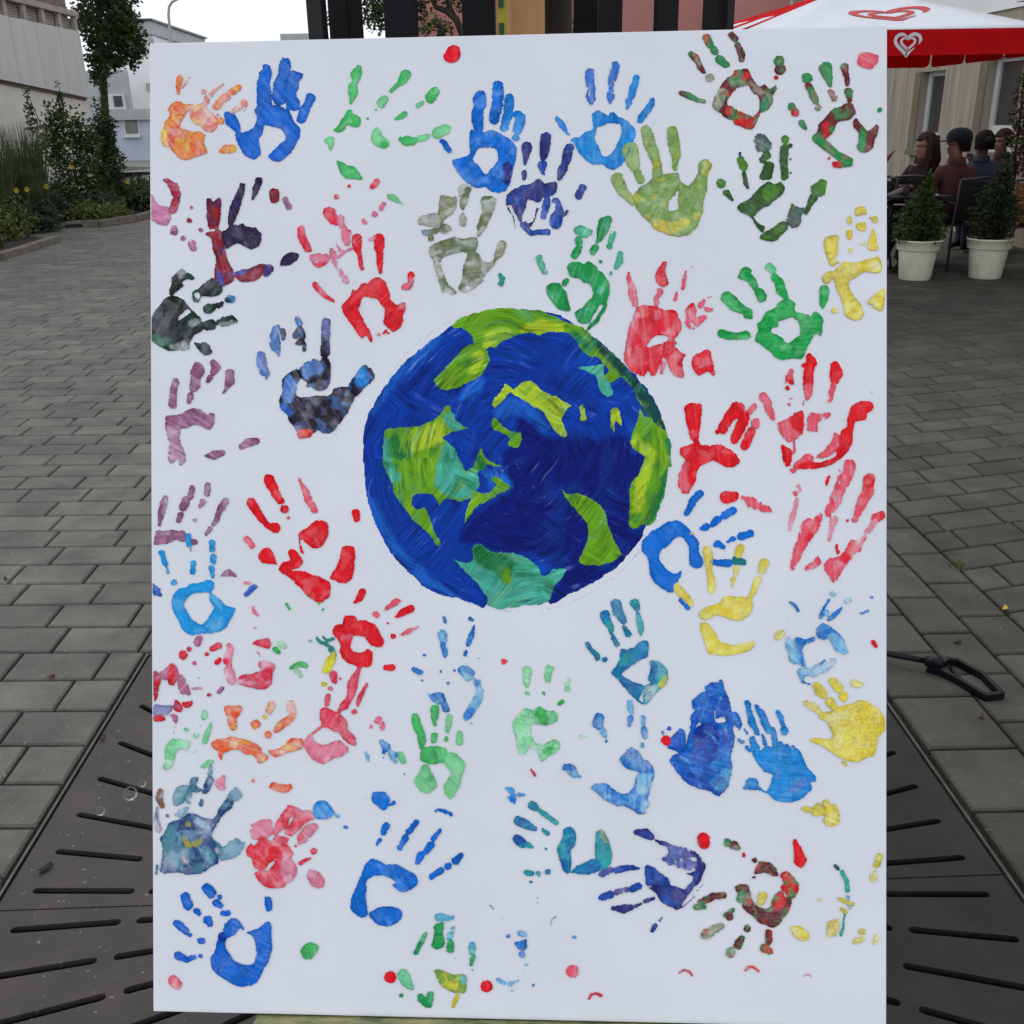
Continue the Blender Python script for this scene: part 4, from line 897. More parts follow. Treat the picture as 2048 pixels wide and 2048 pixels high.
PAL = {
 'O': {0: (220,96,52), 1: (214,66,38), 2: (228,128,66), 3: (226,188,62), 4: (216,152,142)},
 'B': {0: (0,92,194), 3: (8,48,150), 4: (60,140,205)},
 'B2': {0: (2,98,196), 2: (16,116,205), 3: (22,32,112), 4: (60,140,208), 5: (14,110,112)},
 'B3': {0: (22,126,205), 1: (8,98,196), 4: (105,168,214)},
 'B4': {0: (22,136,208), 2: (22,82,172), 4: (120,170,195)},
 'B5': {0: (30,108,190), 4: (98,162,210), 1: (150,185,210)},
 'BD': {0: (6,86,186), 2: (22,106,192), 3: (6,46,142), 4: (60,142,200)},
 'N': {0: (42,44,112), 2: (26,66,152), 4: (78,82,148), 1: (72,84,158)},
 'M': {0: (152,32,66), 2: (176,108,144)},
 'G': {0: (56,166,88), 2: (108,188,132), 4: (142,200,160), 5: (20,130,60)},
 'G2': {0: (20,138,70), 4: (64,164,134)}, 'G3': {0: (18,148,68), 4: (92,190,130)},
 'GP': {0: (116,194,142), 3: (58,164,84), 4: (152,205,176)},
 'GT': {0: (30,138,76), 4: (64,150,188), 5: (92,174,132), 6: (150,130,70)},
 'OL': {0: (92,106,74), 2: (128,132,104), 3: (116,138,166), 4: (152,154,148)},
 'OG': {0: (108,142,70), 2: (134,162,98), 3: (190,174,46)},
 'X': {0: (90,36,38), 2: (40,124,76), 3: (190,26,32), 4: (146,146,128)},
 'X2': {0: (98,40,44), 2: (34,128,72), 3: (186,32,38), 4: (150,100,102)},
 'RP': {0: (206,74,98)}, 'DG': {0: (46,78,38), 2: (74,126,38), 3: (28,44,110), 4: (66,86,82)},
 'PR': {0: (126,22,34), 2: (44,32,66), 4: (168,94,130), 5: (66,62,142)},
 'K': {0: (26,34,35), 2: (58,62,62), 3: (20,96,70), 4: (128,138,140), 5: (56,140,204)},
 'MV': {0: (124,74,110), 4: (156,112,146)},
 'NB': {0: (32,25,40), 2: (24,108,190), 3: (92,92,150), 4: (58,108,178), 5: (30,92,180), 6: (24,118,200), 7: (214,56,36)},
 'R': {0: (208,16,30), 3: (84,56,34), 4: (214,70,92)}, 'R2': {0: (210,28,40), 4: (216,92,112)},
 'RP2': {0: (206,42,68), 1: (192,102,132), 3: (204,28,42), 4: (204,108,136)},
 'R3': {0: (206,26,44), 4: (210,76,102)}, 'RS': {0: (210,28,46), 1: (214,120,142), 4: (212,62,86)},
 'RM': {0: (194,26,42), 4: (170,92,132), 1: (200,150,174), 5: (130,138,184), 6: (104,66,110)},
 'RR': {0: (206,50,76), 4: (212,104,132)},
 'Y': {0: (202,188,72), 1: (206,202,138), 2: (208,182,34), 4: (208,200,120)},
 'YT': {0: (204,198,42), 2: (42,130,122), 4: (112,168,190)},
 'T': {0: (46,148,126), 1: (120,170,180), 3: (16,42,60)},
 'TB': {0: (20,112,162), 2: (42,144,154), 3: (16,70,142), 4: (142,174,180), 5: (168,178,84)},
 'K2': {0: (26,58,112), 2: (58,116,138), 3: (138,134,36), 4: (112,150,174), 6: (130,92,72), 7: (168,150,166)},
 'YG': {0: (104,140,50), 2: (204,190,42), 4: (82,160,160)},
 'g0': {1: (10,50,142), 2: (12,24,104), 3: (24,82,172)},
 'g1': {1: (90,142,30), 2: (150,176,44), 3: (64,152,136), 4: (30,106,56), 5: (20,62,62)},
 'pencil': {0: (150,150,158)},
}
PAL_THIN = {'R': .30, 'R2': .3, 'DG': .4, 'PR': .5, 'M': .6, 'TB': .7, 'BD': .5, 'B3': .6, 'B4': .5, 'B2': .4, 'N': .5, 'NB': .7, 'X': .7, 'X2': .6, 'G2': .6, 'G3': .5, 'RM': .7, 'O': 1.5, 'G': 1.3, 'GP': 1.3, 'R3': .9, 'RR': 1.4, 'RP': 1.6, 'RP2': 1.4, 'Y': .9, 'B5': 1.3, 'RS': .9, 'OG': 1.3, 'MV': 1.3, 'B': .7, 'K': .5, 'K2': 1.5, 'OL': 1.6}
MIXED = {'X': ((2, .75, .5), (4, .5, .9), (3, .6, 1.3)), 'X2': ((2, .75, .5), (4, .5, .9)), 'PR': ((2, .55, .4), (5, .3, 1.0)), 'OG': ((2, .5, .3), (3, .5, 1.0)), 'OL': ((4, .7, .4), (2, .5, .3)), 'K2': ((2, .7, .3), (4, .5, .8)), 'O': ((1, .6, .2), (3, .5, .9), (4, .5, .5)), 'TB': ((2, .5, .3), (3, .5, .3)), 'NB': ((3, .5, .6), (4, .5, .9)), 'N': ((2, .6, .2),), 'K': ((2, .5, .4), (3, .35, .9)), 'RM': ((4, .6, .5),), 'M': ((2, .5, .5),), 'MV': ((4, .6, .2),), 'BD': ((2, .6, .4), (3, .5, .3)), 'DG': ((2, .55, .6), (4, .4, .8)), 'B3': ((1, .5, .3),), 'RR': ((4, .5, .3),), 'RP2': ((4, .4, .5),), 'GT': ((5, .5, .5),), 'YG': ((2, .6, .3),), 'B5': ((4, .45, .4),), 'G2': ((4, .5, .6),), 'Y': ((4, .5, .3), (2, .4, .7))}
def parse(txt):
    prints = []; cur = None; ox = oy = 0; s = .483
    for ln in txt.strip().split('\n'):
        if ln[0] == '@':
            q = ln[1:].split(','); ox, oy = float(q[0]), float(q[1]); s = float(q[2]) if len(q) > 2 else .483
        elif '|' in ln:
            lab, pal = ln.split('|')
            if lab[0] == '+':
                lab = lab[1:]; cur = None
                for p in prints:
                    if p[1] == pal and (p[0] == lab or lab.startswith('red hand under')): cur = p
                if lab.startswith('red hand under'): cur = [p for p in prints if p[0] == 'red hand' and p[1] == 'R'][0]
            else: cur = [lab, pal, []]; prints.append(cur)
        else:
            for pr in ln.split(';'):
                if not pr.strip(): continue
                hd, *pts = pr.split(); code = int(hd[0]) if hd[0].isdigit() else 0
                P = [tuple(float(v) for v in p.split(',')) for p in pts]
                P = [(ox+p[0]/s, oy+p[1]/s)+((p[2]/s,) if len(p) > 2 else ()) for p in P]
                cur[2].append((hd[-1], code, P))
    return prints

def paint_mesh(name, pal, prims, order, step=1.35, brush=False):
    allp = np.array([(p[0], p[1], p[2] if len(p) > 2 else 0) for pr in prims for p in pr[2]])
    x0 = (allp[:, 0]-allp[:, 2]).min()-6; x1 = (allp[:, 0]+allp[:, 2]).max()+6
    y0 = (allp[:, 1]-allp[:, 2]).min()-6; y1 = (allp[:, 1]+allp[:, 2]).max()+6
    nx, ny = int((x1-x0)/step)+1, int((y1-y0)/step)+1
    X, Y = np.meshgrid(x0+np.arange(nx)*step, y0+np.arange(ny)*step)
    amp = 1.5 if brush else 1.0
    Xw = X+fb(X, Y, 11, 1)*2.0*amp+fb(X, Y, 4, 2, 2)*.65*amp; Yw = Y+fb(X, Y, 11, 3)*2.0*amp+fb(X, Y, 4, 4, 2)*.65*amp
    F = np.full(X.shape, -50.0); colr = np.zeros(X.shape+(3,)); dry = np.zeros(X.shape); first = True
    blend = fb(X, Y, 14, 5)*3+fb(X, Y, 5, 6)*2
    palr = {k: np.array(lin(v)) for k, v in PAL[pal].items()}; dflt = list(palr.values())[0]
    for kind, code, P in prims:
        A = np.array([(p[0], p[1], p[2] if len(p) > 2 else 0) for p in P])
        bx0, bx1 = (A[:, 0]-A[:, 2]).min()-14, (A[:, 0]+A[:, 2]).max()+14
        by0, by1 = (A[:, 1]-A[:, 2]).min()-14, (A[:, 1]+A[:, 2]).max()+14
        i0, i1 = max(0, int((bx0-x0)/step)), min(nx, int((bx1-x0)/step)+2)
        j0, j1 = max(0, int((by0-y0)/step)), min(ny, int((by1-y0)/step)+2)
        if i1 <= i0 or j1 <= j0: continue
        sl_ = (slice(j0, j1), slice(i0, i1)); xs, ys = Xw[sl_], Yw[sl_]
        if kind == 's': f = sd_stroke(xs, ys, P)+(1.1 if max(p[2] for p in P) > 2.2 else .2)
        else: f = sd_poly(xs, ys, smooth_poly([p[:2] for p in P]))+(0 if brush or kind == 'h' else .8)
        if kind == 'h': F[sl_] = np.minimum(F[sl_], -f); continue
        c = palr.get(code, dflt)
        base_ = first or (brush and code == 1 and kind == 'p')
        hw = .1 if base_ else ((7.5 if pal == 'g0' else 5.5) if brush else 3.2)
        w = np.clip((f+blend[sl_]*(.0 if base_ else (1.6 if brush else 1.0))+hw)/(2*hw), 0, 1); w = w*w*(3-2*w)
        w = np.where(F[sl_] < -3, (f > -6)*1.0, w)
        colr[sl_] = colr[sl_]*(1-w[..., None])+c*w[..., None]
        dv = {4: .55, 1: .95}.get(code, .0)*(0 if brush else 1)
        dry[sl_] = dry[sl_]*(1-w)+dv*w
        F[sl_] = np.maximum(F[sl_], f) if not (brush and code != 1 and kind == 'p' and F[sl_].max() > 0 and pal == 'g0') else F[sl_]
        first = False
    # ragged rim, dry patches
    fine = fb(X, Y, 2.6, 7, 2); mid = fb(X, Y, 7, 8)
    th = .25+.8*fine*(.4+dry)+dry*np.maximum(0, .4*fine+.75*mid-.18)*6
    ang = (len(prims)*1.7+order*.9) if pal not in ('R3', 'RS', 'R', 'N') else 1.45
    ca_, sa_ = np.cos(ang), np.sin(ang); sx_ = (X*ca_+Y*sa_)/9; sy_ = Y*ca_-X*sa_
    stk = fb(sx_, sy_, 2.4, 71, 2); stk2 = fb(sx_*.8, sy_, 4.5, 75, 2)
    if not brush:
        near_ = np.clip(1-F/7, 0, 1)
        th = th+np.clip(stk-.28, 0, 1)*near_*(4.5 if order > 45 else 0)+dry*np.clip(stk2*.7+stk*.6+mid*.5-.30, 0, 1)*16
    ins = F > (th*.5 if brush else th)
    if not ins.any(): return None
    # paint film: squeezed rim, finger-skin veins, brush streaks
    Fd = np.maximum(F, 0)
    if brush:
        cx, cy = 1033.0, 916.0; rr = np.hypot(X-cx, Y-cy); an = np.arctan2(Y-cy, X-cx)
        wob = fb(X, Y, 95, 9, 2)*24
        def streak(sc, o):
            a = fb((rr+wob)*1.0, an*330/13, sc, o, 2)
            b = fb(X*.77+Y*.64+wob*.7, (Y*.77-X*.64)/12, sc, o+3, 2); c = fb((X*.5-Y*.87)+wob*.7, (X*.87+Y*.5)/12, sc, o+5, 2)
            m1 = np.clip(fb(X, Y, 85, 14, 2)*2.4+.4, 0, 1); m2 = np.clip(fb(X, Y, 60, 15, 2)*2.6-.3, 0, 1)
            return (a*(1-m1)+b*m1)*(1-m2)+c*m2
        if pal == 'g1':
            for k_, o_, a_ in ((4, 60, .62), (2, 63, .22), (3, 66, .22)):
                q_ = np.clip(streak(14, o_)*2.4+fb(X, Y, 30, o_)*1.2-.35, 0, 1)*a_; colr = colr*(1-q_[..., None])+palr[k_]*q_[..., None]
        else:
            for k_, o_, a_ in ((2, 70, .6), (3, 73, .16)):
                q_ = np.clip(streak(16, o_)*2.2+fb(X, Y, 55, o_)*1.6-.35, 0, 1)*a_; colr = colr*(1-q_[..., None])+palr[k_]*q_[..., None]
        st = streak(7.5, 10); s2 = streak(3.2, 30); big = fb(X, Y, 40, 15, 2)
        lum = 1+.30*st+.46*s2+.14*big+.08*fine-.25*np.clip(-s2-.35, 0, .4)*2
        colr *= np.clip(lum, .38, 1.75)[..., None]
        lift = np.clip(s2*.8+st*.5-.42, 0, .6)*.36*(fb(X, Y, 30, 40) > -.1)
        hgt = .5+.30*st+.40*s2
    else:
        wx_, wy_ = fb(X, Y, 14, 16)*6, fb(X, Y, 14, 17)*6
        rid = 1-np.abs(fb(X+wx_, Y+wy_, 8, 18, 2))*3.2
        rid = np.clip(rid, -1, 1); big = fb(X, Y, 24, 19, 2); r2_ = np.clip(1-np.abs(fb(X+wy_, Y+wx_, 5, 23, 2))*3, 0, 1)
        rim = np.exp(-Fd/2.6)
        tht = fb(X, Y, 45, 41)*3; skin = np.sin(2*np.pi*(X*np.cos(tht)+Y*np.sin(tht)+wx_)/4.6)*np.clip(fb(X, Y, 28, 42)*3+.2, 0, 1)
        thin = PAL_THIN.get(pal, .35)
        for k_, a_, t_ in MIXED.get(pal, ()):
            q_ = np.clip(fb(X+wx_*1.6, Y+wy_*1.6, 15, 80+k_, 2)*4-t_, 0, 1)*a_; colr = colr*(1-q_[..., None])+palr[k_]*q_[..., None]
        soft = fb(X+wx_*2, Y+wy_*2, 20, 51, 2)
        rv = np.random.default_rng(order*7+3).uniform(.35, 1.5, 5); rv[3] *= .62
        up = np.clip(.9*rv[0]*np.clip(soft, 0, 1)+.10*np.clip(mid, 0, 1)+.20*rv[1]*skin+.20*rv[2]*np.clip(-rid-.3, 0, 1)+.55*rv[3]*np.clip(stk2, 0, 1)+.35*rv[3]*np.clip(stk, 0, 1)-.4*rim, 0, 1)
        tint = np.clip(colr*1.8+(0.01+.07*colr.max(-1, keepdims=True))*CANVAS*LIGHT, 0, .8); colr = colr*(1-.62*up[..., None])+tint*.62*up[..., None]
        lift = np.clip((.02+.28*rv[0]*np.clip(soft+.05, 0, 1)+.22*rv[3]*np.clip(stk2, 0, 1)-.10*rim+.08*rv[1]*skin)*thin+dry*(.06+.22*np.clip(mid+stk2, 0, 1)), 0, .65)
        colr *= np.clip(1.0-.24*rim+.03*fine-.36*rv[2]*np.clip(rid-.40, 0, 1)-.05*r2_+.20*big-.10*rv[1]*skin-.30*rv[3]*np.clip(-stk2-.05, 0, 1)-.25*rv[3]*np.clip(-stk-.1, 0, 1), .36, 1.5)[..., None]
        hgt = .25+.40*rim+.25*np.clip(rid, 0, 1)+.15*fine+.12*skin
    can = CANVAS[None, None]*LIGHT
    colr = colr*(1-lift[..., None])+can*lift[..., None]
    alb = np.clip(colr/LIGHT, .004, .9)
    # inside frame of the canvas only
    u, v = cv(X.ravel(), Y.ravel()); u = u.reshape(X.shape); v = v.reshape(X.shape)
    ins &= (np.abs(u) < CAN_W/2-.0015) & (np.abs(v) < CAN_HT/2-.0015)
    idx = -np.ones(X.shape, int); k = ins.sum(); idx[ins] = np.arange(k)
    a, b, c, d = idx[:-1, :-1], idx[:-1, 1:], idx[1:, 1:], idx[1:, :-1]
    q = (a >= 0) & (b >= 0) & (c >= 0) & (d >= 0)
    faces = [np.stack([d[q], c[q], b[q], a[q]], 1)]; tris = []
    for (e, f_, g, h) in ((a, b, c, d), (b, c, d, a), (c, d, a, b), (d, a, b, c)):
        m = (e >= 0) & (f_ >= 0) & (g >= 0) & (h < 0); tris.append(np.stack([g[m], f_[m], e[m]], 1))
    tris = np.concatenate(tris); quads = faces[0]
    if len(quads)+len(tris) == 0: return None
    base = .00012+order*.000012
    z = base+np.clip(hgt, 0, 1.2)*(.00055 if brush else .00038)*np.clip(Fd/1.8, .15, 1)
    co = np.stack([u[ins], v[ins], z[ins]], 1).astype(np.float32)
    me = bpy.data.meshes.new(name)
    nl = len(quads)*4+len(tris)*3; nf = len(quads)+len(tris)
    me.vertices.add(len(co)); me.vertices.foreach_set('co', co.ravel())
    me.loops.add(nl); me.loops.foreach_set('vertex_index', np.concatenate([quads.ravel(), tris.ravel()]).astype(np.int32))
    me.polygons.add(nf)
    ls = np.concatenate([np.arange(len(quads))*4, len(quads)*4+np.arange(len(tris))*3]).astype(np.int32)
    me.polygons.foreach_set('loop_start', ls)
    me.update(calc_edges=True); me.validate()
    at = me.color_attributes.new('pigment', 'FLOAT_COLOR', 'POINT')
    rgba = np.ones((k, 4), np.float32); rgba[:, :3] = alb[ins]
    if len(me.vertices) == k: at.data.foreach_set('color', rgba.ravel())
    me.shade_smooth(); me.materials.append(M_PAINT)
    return me

def paint_material():
    m = bpy.data.materials.new('acrylic_paint'); m.use_nodes = True; N = m.node_tree.nodes; L = m.node_tree.links; b = N['Principled BSDF']
    a = N.new('ShaderNodeAttribute'); a.attribute_name = 'pigment'; L.new(a.outputs['Color'], b.inputs['Base Color'])
    b.inputs['Roughness'].default_value = .42; b.inputs['Specular IOR Level'].default_value = .06
    tcn = N.new('ShaderNodeTexCoord'); n = N.new('ShaderNodeTexNoise'); n.inputs['Scale'].default_value = 900; n.inputs['Detail'].default_value = 3
    L.new(tcn.outputs['Object'], n.inputs['Vector'])
    bp = N.new('ShaderNodeBump'); bp.inputs['Strength'].default_value = .12; bp.inputs['Distance'].default_value = .0006
    L.new(n.outputs['Fac'], bp.inputs['Height']); L.new(bp.outputs['Normal'], b.inputs['Normal'])
    return m
M_PAINT = paint_material()
def canvas_material():
    m = bpy.data.materials.new('primed_canvas'); m.use_nodes = True; N = m.node_tree.nodes; L = m.node_tree.links; b = N['Principled BSDF']
    tcn = N.new('ShaderNodeTexCoord')
    n = N.new('ShaderNodeTexNoise'); n.inputs['Scale'].default_value = 5; n.inputs['Detail'].default_value = 8; L.new(tcn.outputs['Object'], n.inputs['Vector'])
    r = N.new('ShaderNodeValToRGB'); r.color_ramp.elements[0].color = (*(CANVAS*.965), 1); r.color_ramp.elements[1].color = (*(CANVAS*1.02), 1)
    r.color_ramp.elements[0].position = .35; r.color_ramp.elements[1].position = .65
    L.new(n.outputs['Fac'], r.inputs['Fac'])
    sp = N.new('ShaderNodeTexNoise'); sp.inputs['Scale'].default_value = 38; sp.inputs['Detail'].default_value = 2; L.new(tcn.outputs['Object'], sp.inputs['Vector'])
    r2 = N.new('ShaderNodeValToRGB'); r2.color_ramp.elements[0].position = .765; r2.color_ramp.elements[1].position = .80
    r2.color_ramp.elements[0].color = (1, 1, 1, 1); r2.color_ramp.elements[1].color = (.72, .72, .74, 1); L.new(sp.outputs['Fac'], r2.inputs['Fac'])
    ml = N.new('ShaderNodeMix'); ml.data_type = 'RGBA'; ml.blend_type = 'MULTIPLY'; ml.inputs['Factor'].default_value = 1
    L.new(r.outputs['Color'], ml.inputs['A']); L.new(r2.outputs['Color'], ml.inputs['B']); L.new(ml.outputs['Result'], b.inputs['Base Color'])
    b.inputs['Roughness'].default_value = .8; b.inputs['Specular IOR Level'].default_value = .25
    w1 = N.new('ShaderNodeTexWave'); w1.inputs['Scale'].default_value = 260; w1.bands_direction = 'X'; L.new(tcn.outputs['Object'], w1.inputs['Vector'])
    w2 = N.new('ShaderNodeTexWave'); w2.inputs['Scale'].default_value = 260; w2.bands_direction = 'Y'; L.new(tcn.outputs['Object'], w2.inputs['Vector'])
    ad = N.new('ShaderNodeMath'); ad.operation = 'MAXIMUM'; L.new(w1.outputs['Fac'], ad.inputs[0]); L.new(w2.outputs['Fac'], ad.inputs[1])
    bp = N.new('ShaderNodeBump'); bp.inputs['Strength'].default_value = .15; bp.inputs['Distance'].default_value = .0004
    L.new(ad.outputs[0], bp.inputs['Height']); L.new(bp.outputs['Normal'], b.inputs['Normal'])
    return m
M_CANVAS = canvas_material()
M_PINE = mat('raw_pine', (.45, .32, .19), .7, .15, 5, stretch=(1, 14, 1), bump=.1)

painting = thing('painting', 'white stretched canvas covered in colourful handprints around a painted globe', 'painting')
painting.matrix_world = CAN_M
m = MB(); m.box((-CAN_W/2, -CAN_HT/2, -.019), (CAN_W/2, CAN_HT/2, 0)); m.obj('canvas', M_CANVAS, painting, bevel=.0016)
for a, b in (((-.449, -.601), (-.404, .601)), ((.404, -.601), (.449, .601)), ((-.403, .556), (.403, .601)), ((-.403, -.601), (.403, -.556)), ((-.403, -.022), (.403, .022))):
    MB().box((a[0], a[1], -.036), (b[0], b[1], -.0195)).obj('stretcher_bar', M_PINE, painting, bevel=.001)

